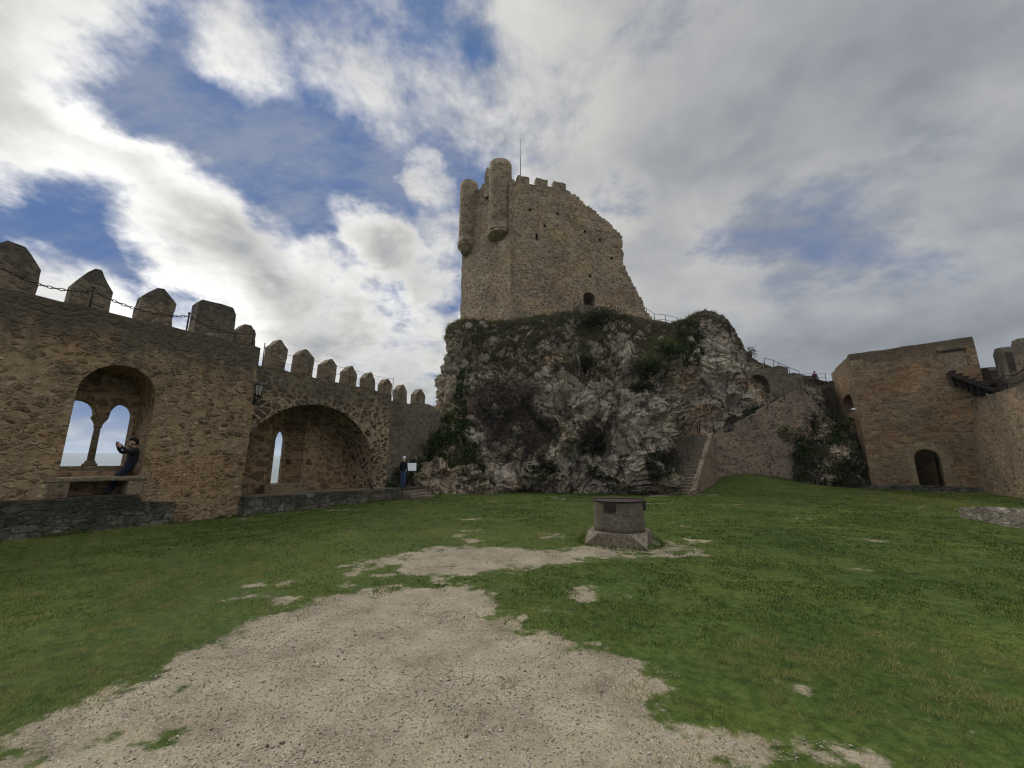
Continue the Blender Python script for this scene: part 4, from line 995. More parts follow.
# ------------------------------------------------------------------ keep
def keep():
    t = thing('castle_keep', 'tall ruined stone keep on top of the rock, its right side broken away', 'tower', (KP[0], KP[1], 13))
    edge = [(655, 324), (647, 312), (641, 300), (635, 288), (630, 278), (626, 270), (622, 262), (625, 255), (621, 250), (624, 243), (621, 235), (612, 227), (606, 221), (599, 216), (593, 210), (586, 206), (580, 200), (574, 195), (568, 192), (566, 190)]
    zt = 31.1
    E2 = [KR.px(*p) for p in edge]; es = []
    zz = E2[0][1]; top_ = E2[-1][1]
    while zz < top_-.2:                                                      # broken courses, one stone at a time
        hh = random.uniform(.18, .36); j = next(k for k in range(len(E2)-1) if E2[k+1][1] >= zz); a_, b_ = E2[j], E2[j+1]
        s_ = a_[0]+(b_[0]-a_[0])*(zz-a_[1])/(b_[1]-a_[1]+1e-6)+random.uniform(-.13, .10); es += [(s_, zz), (s_, min(zz+hh, top_))]; zz += hh+.001
    out = [(-.3, 11), (KR.px(662, 340)[0], 11)]+es+[(KR.px(560, 188)[0], KR.px(560, 187.5)[1]), (-.3, zt)]
    sL, sR = KR.px(583.5, 300)[0], KR.px(595, 300)[0]; zb = KR.px(589, 311)[1]; zs = KR.px(589, 297)[1]; za = KR.px(589, 292.5)[1]
    door = arch(sL, sR, zb, zs, za, 10)
    sl = KR.px(537, 237); slit = [(sl[0]-.14, sl[1]-.4), (sl[0]+.14, sl[1]-.4), (sl[0]+.14, sl[1]+.4), (sl[0]-.14, sl[1]+.4)]
    holes = [door, slit]
    for (x, y) in ((590, 276), (545, 226), (558, 214), (600, 240), (612, 258), (585, 232), (530, 210)):
        q = KR.px(x, y); e = .17; holes.append([(q[0]-e, q[1]-e), (q[0]+e, q[1]-e), (q[0]+e, q[1]+e), (q[0]-e, q[1]+e)])
    MB().prism(KR, out, holes, 0, 2.3, .8, .14, top_jit=.08, seed=3, edge_len=.45).build('front_wall', M_KEEP, t)
    dr = MB(); dr.fbox(KR, sL-.3, sR+.3, 2.0, 2.28, zb-.2, za+.3); dr.build('door', M_WOOD, t)
    MB().prism(KL, [(0, 11), (7.75, 11), (7.75, zt+.2), (5.5, zt+1.1), (0, zt+2.2)], [], 0, 2.0, .8, .1, top_jit=.2, seed=6, edge_len=.4).build('side_wall', M_KEEP, t)
    bk = Frame(KR.w(-1.5, 9, 0)[:2], 75)
    MB().prism(bk, [(0, 10), (9, 10), (9, 19), (5, 24), (0, 26)], [], 0, 1.6, 1.2, .1, top_jit=.3, seed=9).build('rear_wall', M_KEEP, t)
    # turrets
    def turret(px0, px1, ptop, pbot, Y, jt):
        cx = (px0+px1)/2; c = at_depth(cx, (ptop+pbot)/2, Y); r = (px1-px0)/2*hypot(c.y, c.z-EYE)/F*.97
        zt_ = at_depth(cx, ptop, Y-r).z; zb_ = at_depth(cx, pbot, Y-r).z
        prof = [(.0, zb_-jt), (r*.55, zb_-jt), (r*.80, zb_-jt*.45), (r*.84, zb_-jt*.40), (r*.90, zb_-.1), (r*1.04, zb_-.05), (r*1.07, zb_+.02), (r*1.07, zb_+.2), (r*1.0, zb_+.24), (r*1.09, zb_+.3), (r*1.1, zb_+.52), (r, zb_+.6)]
        n = 10
        for k in range(1, n+1): prof.append((r*(1-.015*k/n), zb_+.6+(zt_-zb_-.6)*k/n))
        prof += [(r*.7, zt_-.05), (r*.66, zt_-.8), (0, zt_-.8)]
        b = MB(); b.lathe((c.x, Y, 0), prof, 30, jit=.018); o = b.build('turret', M_KEEPT, t); return o, c, r, zt_
    o1, c1, r1, z1 = turret(489.5, 511, 157.5, 230, 37.25, .35)
    b = MB(); pl = KL.px(490, 180, -.3)[0]
    b.prism(KL, gable(pl-.42, pl+.35, zt-.6, z1-.75, z1-.05, .1), [], -.75, .1, .5, .03, top_jit=.06, seed=77, edge_len=.25); b.build('turret_merlon', M_KEEPT, t)
    turret(460, 477.5, 179, 243, 40.4, .9)
    b = MB(); sm = KL.px(483, 186)[0]; b.prism(KL, gable(sm-.5, sm+.45, zt+.7, zt+1.6, zt+2.2, .1), [], 0, .7, .5, .03, top_jit=.06, seed=71, edge_len=.25); b.build('merlon', M_KEEPT, t)
    # corner buttress below the near turret
    b = MB(); b.prism(KL, [(6.05, 11), (7.72, 11), (7.72, at_depth(501, 239, 36).z), (6.05, at_depth(501, 239, 36).z)], [], -.42, .3, .7, .05, seed=8, top_jit=.02); b.build('corner_buttress', M_KEEP, t)
    for a, c, top, bot in ((518, 529.5, 176, 187), (536.5, 548, 178.5, 188), (554, 566, 181.5, 191)):
        s0 = KR.px(a, bot)[0]; s1 = KR.px(c, bot)[0]; z0 = KR.px((a+c)/2, bot+3)[1]; z1_ = KR.px((a+c)/2, top)[1]
        MB().prism(KR, [(s0, z0), (s1, z0), (s1, z1_-.1), (s0, z1_)], [], .02, .75, .5, .04, top_jit=.10, seed=a, edge_len=.25).build('merlon', M_KEEPT, t)
    b = MB(); p = at_depth(520.5, 178, 37.2); q = at_depth(520.5, 138, 37.2); b.tube([(p.x, p.y, p.z-1.5), (p.x, p.y, (p.z+q.z)/2)], .045, 6); b.tube([(p.x, p.y, (p.z+q.z)/2), (p.x, p.y, q.z)], .022, 6)
    tag(b.build('lightning_rod', M_IRON, loc=(p.x, p.y, p.z-1.5)), 'thin dark rod rising above the battlements of the keep', 'rod')
    return sL, sR, zb
KD = keep()
def rail_line(name, label, pts, h=.95, mids=1, mat=None, r=.02, parent_loc=None):
    mat = mat or M_STEEL
    t = thing(name, label, 'railing', pts[0], 'iron railings along the stairs and ridge'); pts = [Vector(p) for p in pts]
    for p in pts: b = MB(); b.tube([p-Vector((0, 0, .25)), p+Vector((0, 0, h))], r, 6); b.build('post', mat, t)
    for k in range(mids+1):
        z = h*(1-k/(mids+1))
        b = MB(); b.tube([p+Vector((0, 0, z)) for p in pts], r*.8, 6); b.build('rail', mat, t)
    return t
def keep_access():
    sL, sR, zb = KD
    b = MB(); b.prism(KR, [(sL-1.2, zb-2.2), (KR.px(660, 325)[0], zb-4), (KR.px(660, 325)[0], zb-1.0), (sR+2.2, zb-.55), (sR+.3, zb-.02), (sL-1.2, zb-.02)], [], -1.5, .1, .5, .06, top_jit=.08, seed=15)
    tag(b.build('terrace_wall', M_RUIN, loc=KR.w(sL, -1, zb-2)), 'low dark terrace wall under the keep doorway', 'wall')
    P = [KR.w(sL-.12-.75*k, -1.0, zb-.02-.42*k) for k in range(3)]
    rail_line('railing', 'short sloping handrail at the left of the keep doorway', P, 1.0, 1, M_IRON, .03)
    P = [at_depth(x, y, Y) for x, y, Y in ((647, 318, 36.4), (655, 324, 36), (666, 325, 35.5), (678, 328, 35))]
    rail_line('railing', 'thin steel railing on the saddle right of the keep', P, 1.05, 1, M_STEEL, .028)
    P = [at_depth(x, y, Y) for x, y, Y in ((683, 340, 34.6), (700, 344, 34.2), (717, 352, 34), (734, 361, 33.6))]
    rail_line('railing', 'faint steel railing crossing the round rock knob', P, 1.0, 1, M_STEEL, .025)
keep_access()

# ------------------------------------------------------------------ lower stairs, retaining wall, upper stairs
def stairs():
    a = Vector((9.5, 24.0, -.05)); c = Vector((14.2, 30.2, 3.95)); n = 24
    ST = Frame((a.x, a.y), degrees(atan2(c.x-a.x, c.y-a.y))); L = hypot(c.x-a.x, c.y-a.y); W = 1.05
    t = thing('stone_staircase', 'steep lower stone staircase climbing beside the rendered flank wall', 'stairs', tuple(a))
    for k in range(n):
        s0 = L*k/n; z = a.z+(c.z-a.z)*(k+1)/n
        b = MB(); b.fbox(ST, s0, L+.3 if k == n-1 else s0+L/n*2.2, -W, W, z-.6, z, jit=.012, bev=.02); b.build('step', M_STEP, t)
    # flank: stands right of the steps (d negative side)
    fl = [(-.25, -.6), (L+.1, -.4), (L+.1, 4.02), (L-.5, 3.95)]+[(L*(1-q), a.z+(c.z-a.z)*(1-q)-.02+.14*(q*9 % 1)) for q in (.15, .3, .45, .6, .75, .9)]+[(-.25, .28)]
    FL = Frame(ST.w(0, -W, 0)[:2], degrees(atan2(c.x-a.x, c.y-a.y)))
    b = MB(); b.prism(FL, fl, [], -.28, .02, .5, .06, top_jit=.12, seed=61, edge_len=.25); b.build('flank_wall', M_STUCCO, t)
    P = [ST.w(L*q, -.35, a.z+(c.z-a.z)*q+.1) for q in (.03, .25, .48, .72, .97)]
    rail_line('handrail', 'thin iron handrail running up the lower staircase', P, .95, 0, M_IRON, .022)
    P = [Vector(RW.w(x, .35, 4.02)) for x in (-.75, .35, 1.5)]
    rail_line('railing', 'small iron railing guarding the stair landing', P, 1.05, 0, M_IRON, .028)
    # retaining wall with a top that climbs to the right
    t = thing('retaining_wall', 'pale rendered retaining wall below the upper stairs', 'wall', RW.w(4, 0, 0))
    top = [RW.px(*p) for p in ((846, 432), (803, 388), (790, 395), (770, 405), (752, 416), (738, 424))]
    out = [(-.05, -.5), (12.4, -.5), (12.4, top[0][1]-.3), (top[0][0], top[0][1]), RW.px(828, 414), RW.px(814, 396)]+top[1:]+[(RW.px(735, 432)[0], 4.18), (-.05, 4.15)]
    MB().prism(RW, out, [], 0, .55, .5, .08, top_jit=.09, seed=64, dfun=lambda s, z: .05*z).build('wall_body', M_STUCCO, t)
    b = MB(); b.prism(RW, [(-.2, 3.0), (2.4, 3.0), (2.4, 4.0), (-.2, 4.0)], [], .5, 3.0, .8); b.build('landing', M_STEP, t)
    t = thing('stone_staircase', 'upper stone stairs rising along the rock to the walkway', 'stairs', RW.w(2, 1.2, 4))
    s0, s1 = 1.9, top[1][0]; n = 22; z0, z1 = 4.0, top[1][1]-.15
    for k in range(n):
        s = s0+(s1-s0)*k/n; z = z0+(z1-z0)*(k+1)/n
        b = MB(); b.fbox(RW, s, s+(s1-s0)/n*2.0, .35, 2.2, z-.7, z, jit=.01, bev=.015); b.build('step', M_STEP, t)
    P = [Vector(RW.w(s0+(s1-s0)*q, .25, z0+(z1-z0)*q+.25)) for q in (.0, .25, .5, .75, 1.)]
    rail_line('handrail', 'thin handrail along the upper stairs below the blind arch', P, .8, 0, M_IRON, .02)
    # walkway to the gatehouse and stepped ruins on the ridge
    b = MB(); W2 = Frame((RW.w(0, 0, 0)[0], 34.9), 90); zt = W2.px(815, 381)[1]
    b.prism(W2, [(W2.px(798, 385)[0], 2), (W2.px(836.5, 385)[0], 2), (W2.px(836.5, 385)[0], zt), (W2.px(798, 385)[0], zt)], [], 0, 1.6, .6, .08, top_jit=.08, seed=81)
    tag(b.build('walkway_wall', M_RUIN, loc=W2.w(8, .8, 2)), 'dark masonry walkway wall joining the rock and the gatehouse', 'wall')
    RU = Frame((RW.w(0, 0, 0)[0], 32.7), 92)
    t = thing('ruined_wall', 'broken stepped masonry on the ridge with half a blind arch', 'ruin', RU.w(7, .5, 6))
    g = lambda x, y: RU.px(x, y)
    ao = [g(749, 402), g(772, 402)]; zs_ = g(760, 385)[1]; za_ = g(760, 374.5)[1]
    hole = arch(ao[0][0], ao[1][0], g(760, 401)[1], zs_, za_, 12)
    body = [g(741, 410), g(806, 410), g(803, 375), g(788.5, 374.5), g(787.5, 366.5), g(771, 366), g(768, 368), g(758, 369.5), g(748, 373)]
    MB().prism(RU, body, [hole], 0, 1.0, .4, .12, top_jit=.12, seed=83, edge_len=.25).build('wall_body', M_RUIN, t)
    MB().prism(RU, [g(746, 412), g(784, 412), g(784, 376), g(772, 371), g(748, 378)], [], .95, 1.4, .6, .1, seed=84).build('arch_infill', M_PALE, t)
    P = [at_depth(x, y, 34.2) for x, y in ((765, 366), (774, 368), (779, 370.5), (790, 375.5), (800, 379))]
    rail_line('railing', 'thin railing descending the ridge behind the stepped ruins', P, .75, 0, M_IRON, .025)
    P = [Vector(W2.w(W2.px(x, 381)[0], .3, zt)) for x in (804, 808.5, 829)]
    rail_line('railing', 'short railing on the walkway beside the purple-clad visitor', P, .75, 1, M_IRON, .025)
    return W2, zt
W2, WZ = stairs()

# ------------------------------------------------------------------ gatehouse and right curtain wall
def gatehouse():
    t = thing('gatehouse', 'square tan stone gatehouse with a dark arched doorway and ochre surround', 'building', GF.w(3, 1, 0))
    zt = 10.05; W = 6.28
    door = arch(2.39, 3.60, .30, 2.25, 2.77)
    up = [(4.73, 7.84), (5.82, 7.84), (5.82, 9.3), (4.73, 9.3)]
    MB().prism(GF, [(0, -.8), (W, -.8), (W, zt+.06), (0, zt-.05)], [door, up], 0, .9, .5, .07, top_jit=.03, seed=21).build('front_wall', M_GATE, t)
    s0, z0 = GL.px(844, 412); s1, _ = GL.px(854, 412); za = GL.px(848, 393.5)[1]; zs = GL.px(848, 401)[1]; zb = GL.px(848, 413)[1]-.1
    SL = 8.0
    MB().prism(GL, [(0, -.8), (SL, -.8), (SL, zt-.05), (0, zt)], [arch(s0, s1, zb, zs, za)], 0, .9, .5, .06, top_jit=.06, seed=22).build('side_wall', M_GATE, t)
    MB().prism(Frame(GF.w(W-.9, .95, 0)[:2], 31.7), [(0, -.8), (7.2, -.8), (7.2, zt), (0, zt)], [], -.9, 0, 1.).build('rear_wall', M_GATE, t)
    MB().prism(Frame(GL.w(.02, .95, 0)[:2], 121.7), [(0, -.8), (5.2, -.8), (5.2, zt), (0, zt)], [], 0, .8, 1.).build('rear_wall', M_GATE, t)
    b = MB(); C = [GF.w(.5, .5, zt-.5), GF.w(W-.5, .5, zt-.5), Vector(GF.w(W-.5, .5, zt-.5))+Vector((3.9, 6.3, 0)), GL.w(.5, .5, zt-.5)]
    b.face(C); b.face([Vector(p)-Vector((0, 0, .3)) for p in C][::-1]); b.build('roof', M_RUIN, t, merge=False)
    # ochre quoins and door surround
    b = MB(); th = 0; c0 = (2.995, 2.18)
    for k in range(7):
        a0 = pi*k/7+.012; a1 = pi*(k+1)/7-.012; r0, r1 = .61, 1.12+.06*(k % 2)
        p = [(c0[0]+r*cos(a), c0[1]+r*sin(a)*.95) for r, a in ((r0, a0), (r1, a0), (r1, (a0+a1)/2), (r1, a1), (r0, a1), (r0, (a0+a1)/2))]
        b.prism(GF, p, [], -.02-.01*random.random(), .3, 3., edge_len=5)
    for sd_, e in ((2.385, -1), (3.605, 1)):
        z = .32
        for k in range(4):
            hh = .46; w = (.42, .62, .38, .58)[k]
            x0, x1 = (sd_-w, sd_) if e < 0 else (sd_, sd_+w)
            b.fbox(GF, x0, x1, -.022-.008*random.random(), .3, z+.006, z+hh-.006, bev=.008); z += hh
    b.build('door_surround', M_ASHLAR, t)
    b = MB(); b.fbox(GF, 2.25, 3.75, -.15, .5, .12, .29, jit=.01, bev=.02); b.build('threshold', M_LEDGE, t)
    z = 1.
    while z < 9.6:
        hh = random.uniform(.36, .55); w = random.uniform(.25, .75)
        if random.random() < (.85 if z > 6.6 else .4):
            b = MB(); b.fbox(GF, -.012, w, -.008-.01*random.random(), .2, z, z+hh-.012, bev=.02, jit=.012); b.build('quoin', M_ASHLAR if random.random() < .5 else M_GATE, t)
        z += hh
    for (x0, x1, z0_, z1_) in ((W-.42, W+.012, 7.9, 8.4), (W-.3, W+.012, 8.42, 8.85), (W-.4, W+.012, 8.87, 9.3), (4.0, 4.72, 7.5, 7.88), (3.75, 4.72, 7.92, 8.3), (4.0, 4.72, 8.35, 8.74), (3.8, 4.72, 8.8, 9.2)):
        b = MB(); b.fbox(GF, x0, x1, -.01-.01*random.random(), .3, z0_, z1_, bev=.02, jit=.01); b.build('jamb_stone', M_GATE if x0 < 4 else M_ASHLAR, t)
    b = MB(); b.fbox(GF, 4.5, 5.9, -.05, .3, 9.3, 9.42, bev=.01); b.build('lintel', M_WOOD, t)
    MB().prism(GF, [(4.70, 7.8), (5.85, 7.8), (5.85, 9.33), (4.70, 9.33)], [], .07, .5, .4, .02).build('doorway_infill', M_INFILL, t)
    # wall lamp beside the side arch
    p = Vector(GL.w(GL.px(853.5, 409, -.4)[0], -.4, GL.px(853.5, 409, -.4)[1]))
    l = thing('wall_lamp', 'small pale lamp by the side arch of the gatehouse', 'lamp', tuple(p))
    b = MB(); b.lathe(p, [(0, .06), (.03, .06), (.17, -.03), (.18, -.055), (0, -.04)], 14); b.build('shade', M_WHITE, l)
    b = MB(); b.tube([p+Vector((0, 0, .08)), p+Vector((0, 0, .22)), p+Vector(GL.n+(0,))*.45+Vector((0, 0, .22))], .025, 6); b.build('bracket', M_IRON, l)
gatehouse()
def right_wall():
    t = thing('curtain_wall', 'right curtain wall with dark streaks and tall merlons beside the gatehouse', 'wall', RC.w(5, 1, 0))
    zt = RC.px(963, 403)[1]
    bat = lambda s, z: -.10*(zt-z)
    MB().prism(RC, [(-.6, -.6), (16, -.6), (16, zt+.15), (-.6, zt)], [], 0, 2.4, .5, .07, top_jit=.05, seed=33, dfun=bat).build('wall_body', M_CURT, t)
    MB().prism(RC, [(-2, zt-.2), (16, zt-.2), (16, 7.2), (-2, 7.2)], [], 1.5, 2.2, .5, .05, top_jit=.06, seed=35).build('parapet', M_CURT, t)
    for k, s in enumerate((-3.1, 0.0, 2.15, 4.3, 6.5, 8.7)):
        w = 2.2 if k == 0 else 1.3; zz = 8.3 if k == 0 else 9.05
        MB().prism(RC, [(s, 7.0), (s+w, 7.0), (s+w, zz-.45), (s+w*.75, zz-.05), (s+w*.25, zz), (s, zz-.35)], [], 1.46, 2.24, .4, .05, top_jit=.06, seed=s).build('merlon', M_MERL, t)
    t2 = thing('chain_railing', 'dark double chain strung along the right wall walk', 'railing', RC.w(1, .15, zt))
    P = []
    for s in (-.1, 2.1, 4.3, 6.5):
        b = MB(); post(b, RC.w(s, .15, zt+.02), 1.0, .03); b.build('post', M_IRON, t2); P.append(Vector(RC.w(s, .15, zt)))
    for z in (.9, .45):
        for a, c in zip(P, P[1:]):
            b = MB(); chain(b, a+Vector((0, 0, z)), c+Vector((0, 0, z)), .2, .14, .016); b.build('chain', M_IRON, t2)
    # wooden stair up to the walled-up doorway
    w = thing('wooden_stairs', 'dark wooden stair rising to the walled-up upper doorway', 'stairs', GF.w(5.2, -.5, zt))
    for d in (-.95, -.08):
        MB().prism(GF, [(4.74, 7.82), (4.74, 7.5), (6.75, zt+.02), (6.9, zt+.02), (6.9, zt+.22)], [], d, d+.07, 1., edge_len=2).build('stringer', M_WOOD, w)
    n = 8
    for k in range(n):
        s0 = 4.76+(6.8-4.76)*k/n; z = 7.80-(7.8-zt-.2)*(k)/n
        b = MB(); b.fbox(GF, s0, s0+.3, -.98, -.02, z-.045, z, bev=.006); b.build('tread', M_WOOD, w)
        b = MB(); b.fbox(GF, s0+.0, s0+.025, -.88, -.09, z-.8, z-.05, bev=.003); b.build('riser', M_WOOD, w)
    # foot kerb and low wall
    b = MB(); K = Frame(GF.w(-.6, -.75, 0)[:2], 130)
    b.prism(K, [(-.3, -.6), (7.2, -.6), (7.2, .30), (3, .36), (-.3, .22)], [], 0, .72, .4, .06, top_jit=.07, seed=91, edge_len=.25)
    tag(b.build('kerb_wall', M_PLINTH, loc=K.w(3, .3, 0)), 'low dark stone kerb along the foot of the gatehouse', 'kerb')
    p0, p1 = gnd(961, 518), gnd(1024, 528); p1 = p0+(p1-p0)*3.2
    Lw = Frame((p0.x, p0.y), degrees(atan2(p1.x-p0.x, p1.y-p0.y))); L = (p1-p0).length
    b = MB(); b.prism(Lw, [(0, -.4), (L, -.4), (L, .44), (L*.6, .4), (L*.3, .47), (.1, .42)], [], -.02 , 0.55, .25, .12, top_jit=.09, seed=93, edge_len=.18)
    tag(b.build('low_wall', M_PALE, loc=Lw.w(3, .3, 0)), 'low pale rubble wall at the right edge of the lawn', 'wall')
right_wall()

# ------------------------------------------------------------------ well
def well():
    c = gnd(625.5, 546); c.y += .45; z = Z(c.x, c.y); c.z = z
    t = thing('stone_well', 'round stone well with a rusty metal cover on a square chamfered base', 'well', tuple(c))
    # chamfered square base: square below, octagonal collar above
    b = MB(); hw, ht = .70, .69; a = radians(-25); rot = lambda x, y: (c.x+x*cos(a)-y*sin(a), c.y+x*sin(a)+y*cos(a))
    lo = [(-hw, -hw), (hw, -hw), (hw, hw), (-hw, hw)]; k = .36; o8 = []
    for (x, y) in ((-k, -ht), (k, -ht), (ht, -k), (ht, k), (k, ht), (-k, ht), (-ht, k), (-ht, -k)): o8.append((x, y))
    P = lambda q, zz: (*rot(*q), z+zz)
    for (h0, h1, sc) in ((-.15, .03, 1.),):
        for i in range(4): b.face([P(lo[i], h0), P(lo[(i+1) % 4], h0), P(lo[(i+1) % 4], h1), P(lo[i], h1)])
    h1 = .02; h2 = .29
    for i in range(4):
        A, B = lo[i], lo[(i+1) % 4]; u, v = o8[2*i], o8[2*i+1]
        b.face([P(A, h1), P(B, h1), P(v, h2), P(u, h2)])
        b.face([P(B, h1), P(o8[(2*i+2) % 8], h2), P(v, h2)])
    b.face([P(q, h2) for q in o8]); b.build('base', M_WBASE, t)
    b = MB(); pr = [(.0, .26), (.595, .26), (.60, .40), (.605, .52), (.60, .55)]+[(.597-.002*k, .55+.06*k) for k in range(1, 7)]+[(.585, .965), (.46, .965), (.45, .8), (0, .8)]
    b.lathe(c, pr, 40, jit=.008); b.build('drum', M_DRUM, t)
    b = MB(); b.lathe(c, [(0, .966), (.61, .966), (.615, .972), (.615, .992), (.605, .998), (0, 1.012)], 40); lid = b.build('cover', M_RUST, t)
    b = MB(); b.tube([(c.x-.6, c.y+.1, z+1.01), (c.x, c.y, z+1.022), (c.x+.6, c.y-.1, z+1.01)], .012, 6); b.build('hinge_bar', M_RUST, lid)
    b = MB()
    for i in range(7):
        a0 = radians(-138+4*i); a1 = radians(-138+4*(i+1)); r = .618
        b.face([(c.x+r*cos(a0), c.y+r*sin(a0), z+.76), (c.x+r*cos(a1), c.y+r*sin(a1), z+.76), (c.x+r*cos(a1), c.y+r*sin(a1), z+.968), (c.x+r*cos(a0), c.y+r*sin(a0), z+.968)])
    o = b.build('lock_plate', M_RUST, t); sm = o.modifiers.new('s', 'SOLIDIFY'); sm.thickness = .02; sm.offset = -1
    b = MB(); a0 = radians(-28); b.box((c.x+.625*cos(a0), c.y+.625*sin(a0), z+.88), .05, .08, .22, Matrix.Rotation(a0, 3, 'Z'), bev=.01); b.build('clasp', M_RUST, t)
well()

# ------------------------------------------------------------------ people
SKIN = plain('skin', (.45, .27, .19), .6, .05, 20, 0, .3, 0)
BLACKC = plain('black cloth', (.014, .014, .017), .9, .3, 30)
JEANS = plain('blue denim', (.05, .09, .17), .9, .25, 40)
NAVY = plain('dark denim', (.014, .018, .035), .9, .25, 40)
PURP = plain('purple cloth', (.085, .035, .075), .9, .25, 30)
PINK = plain('pink knit', (.30, .09, .16), .9, .25, 60)
WHITEH = plain('white knit', (.6, .59, .56), .9, .15, 60)
BROWNH = plain('dark hair', (.025, .018, .013), .6, .3, 60)
BOOT = plain('dark leather', (.02, .016, .013), .6, .3, 30)
def person(label, loc, heading, J, mats, hair, scale=1., hairkind='cap'):
    """J: joint offsets in body space (x right, y forward, z up), metres. mats: upper, lower."""
    t = thing('person', label, 'person', loc, 'visitors in the castle')
    a = radians(heading); R = Matrix.Rotation(-a, 3, 'Z'); base = Vector(loc)
    names = list(J); pts = [Vector(J[k])*scale for k in names]; ix = {k: i for i, k in enumerate(names)}
    E = [('pelvis', 'spine'), ('spine', 'chest'), ('chest', 'neck'), ('neck', 'head0'), ('head0', 'head1'), ('head1', 'head2')]
    for s in 'LR': E += [('chest', 'sh'+s), ('sh'+s, 'el'+s), ('el'+s, 'wr'+s), ('wr'+s, 'pa'+s), ('pelvis', 'hip'+s), ('hip'+s, 'kn'+s), ('kn'+s, 'an'+s), ('an'+s, 'to'+s)]
    rad = dict(pelvis=(.155, .115), spine=(.14, .105), chest=(.165, .12), neck=(.055, .055), head0=(.075, .085), head1=(.085, .10), head2=(.06, .07))
    lim = dict(sh=.07, el=.05, wr=.035, pa=.035, hip=.09, kn=.062, an=.045, to=.04)
    verts = pts[:]; edges = [(ix[x], ix[y]) for x, y in E]; rr = [rad.get(k, (lim.get(k[:2], lim.get(k[:3], .05)),)*2) for k in names]
    kinds = names[:]
    for s in 'LR':                                                       # five fingers per hand
        p = pts[ix['pa'+s]]; w = pts[ix['wr'+s]]; d = (p-w).normalized(); up = Vector((0, 0, 1)) if abs(d.z) < .8 else Vector((0, 1, 0))
        side = d.cross(up).normalized(); curl = side.cross(d)
        for k, (o_, ln) in enumerate(((-.03, .075), (-.01, .085), (.01, .08), (.028, .062))):
            i0 = len(verts); verts += [p+side*o_*scale+d*.02*scale, p+side*o_*scale+d*(.02+ln*.55)*scale-curl*.01, p+side*o_*scale+d*(.02+ln)*scale-curl*.035*scale]
            edges += [(ix['pa'+s], i0), (i0, i0+1), (i0+1, i0+2)]; rr += [(.011,)*2, (.009,)*2, (.007,)*2]; kinds += ['pa'+s]*3
        i0 = len(verts); verts += [w.lerp(p, .5)-side*.04*scale, w.lerp(p, .9)-side*.062*scale]; edges += [(ix['wr'+s], i0), (i0, i0+1)]; rr += [(.012,)*2, (.009,)*2]; kinds += ['pa'+s]*2
    me = bpy.data.meshes.new('body_src'); me.from_pydata([R @ v for v in verts], edges, [])
    ob = bpy.data.objects.new('body_src', me); COL.objects.link(ob)
    ob.modifiers.new('skin', 'SKIN'); me.skin_vertices or None
    sk = me.skin_vertices[0].data
    for i, r in enumerate(rr): sk[i].radius = (r[0]*scale, r[1]*scale); sk[i].use_root = (i == ix['pelvis'])
    sb = ob.modifiers.new('sub', 'SUBSURF'); sb.levels = 1; sb.render_levels = 1
    dg = bpy.context.evaluated_depsgraph_get(); me2 = bpy.data.meshes.new_from_object(ob.evaluated_get(dg))
    bpy.data.objects.remove(ob); me2.name = 'body'
    me2.materials.clear()
    for m in (mats[0], mats[1], SKIN, BOOT): me2.materials.append(m)
    W = np.array([R @ v for v in verts]); SEG = edges
    for p in me2.polygons:
        c = np.array(p.center); best = min(SEG, key=lambda e: np.linalg.norm(c-(W[e[0]]+W[e[1]])/2))
        bd = []
        for e in SEG:
            a_, b_ = W[e[0]], W[e[1]]; ab = b_-a_; q = np.clip(np.dot(c-a_, ab)/(ab@ab+1e-9), 0, 1); bd.append((np.linalg.norm(c-a_-q*ab), kinds[e[1]]))
        k = min(bd)[1]
        p.material_index = 2 if k[:4] == 'head' or k[:2] == 'pa' else 3 if k[:2] == 'to' else 1 if k[:3] == 'hip' or k[:2] in ('kn', 'an') else 0
        p.use_smooth = True
    o = bpy.data.objects.new('body', me2); COL.objects.link(o); o.parent = t; WLOC[o.name] = base.copy()
    h0, h1, h2 = (base+R @ pts[ix[k]] for k in ('head0', 'head1', 'head2'))
    up = (h2-h0).normalized(); fw = (R @ Vector((0, 1, 0))); fw = (fw-up*fw.dot(up)).normalized(); rt = fw.cross(up)
    M3 = Matrix((rt, fw, up)).transposed()
    def blob(name, c, sx, sy, sz, mat, cut=None, n=14):
        b = bmesh.new(); bmesh.ops.create_uvsphere(b, u_segments=n, v_segments=n-4, radius=1)
        if cut is not None: bmesh.ops.delete(b, geom=[v for v in b.verts if cut(v.co)], context='VERTS')
        mb = MB(); b.verts.index_update(); mb.addmesh([Vector(c)+M3 @ Vector((v.co.x*sx, v.co.y*sy, v.co.z*sz)) for v in b.verts], [[v.index for v in f.verts] for f in b.faces], 0, True); b.free()
        return mb.build(name, mat, t)
    s = scale
    blob('hair', h1+up*.02*s-fw*.012*s, .094*s, .112*s, .125*s, hair, (lambda v: v.z < -.1 and v.y > -.1 or v.y > .55 and v.z < .45) if hairkind != 'hood' else (lambda v: v.y > .62 and abs(v.z) < .6))
    blob('nose', h1-up*.015*s+fw*.105*s, .014*s, .022*s, .022*s, SKIN, None, 8)
    for e in (-1, 1):
        blob('eye', h1+up*.01*s+fw*.088*s+rt*.034*s*e, .012*s, .01*s, .008*s, BROWNH, None, 8); blob('ear', h1-up*.01*s+rt*.088*s*e, .012*s, .02*s, .032*s, SKIN, None, 8)
    blob('mouth', h1-up*.062*s+fw*.085*s, .024*s, .012*s, .007*s, PINK, None, 8)
    return t, base, R
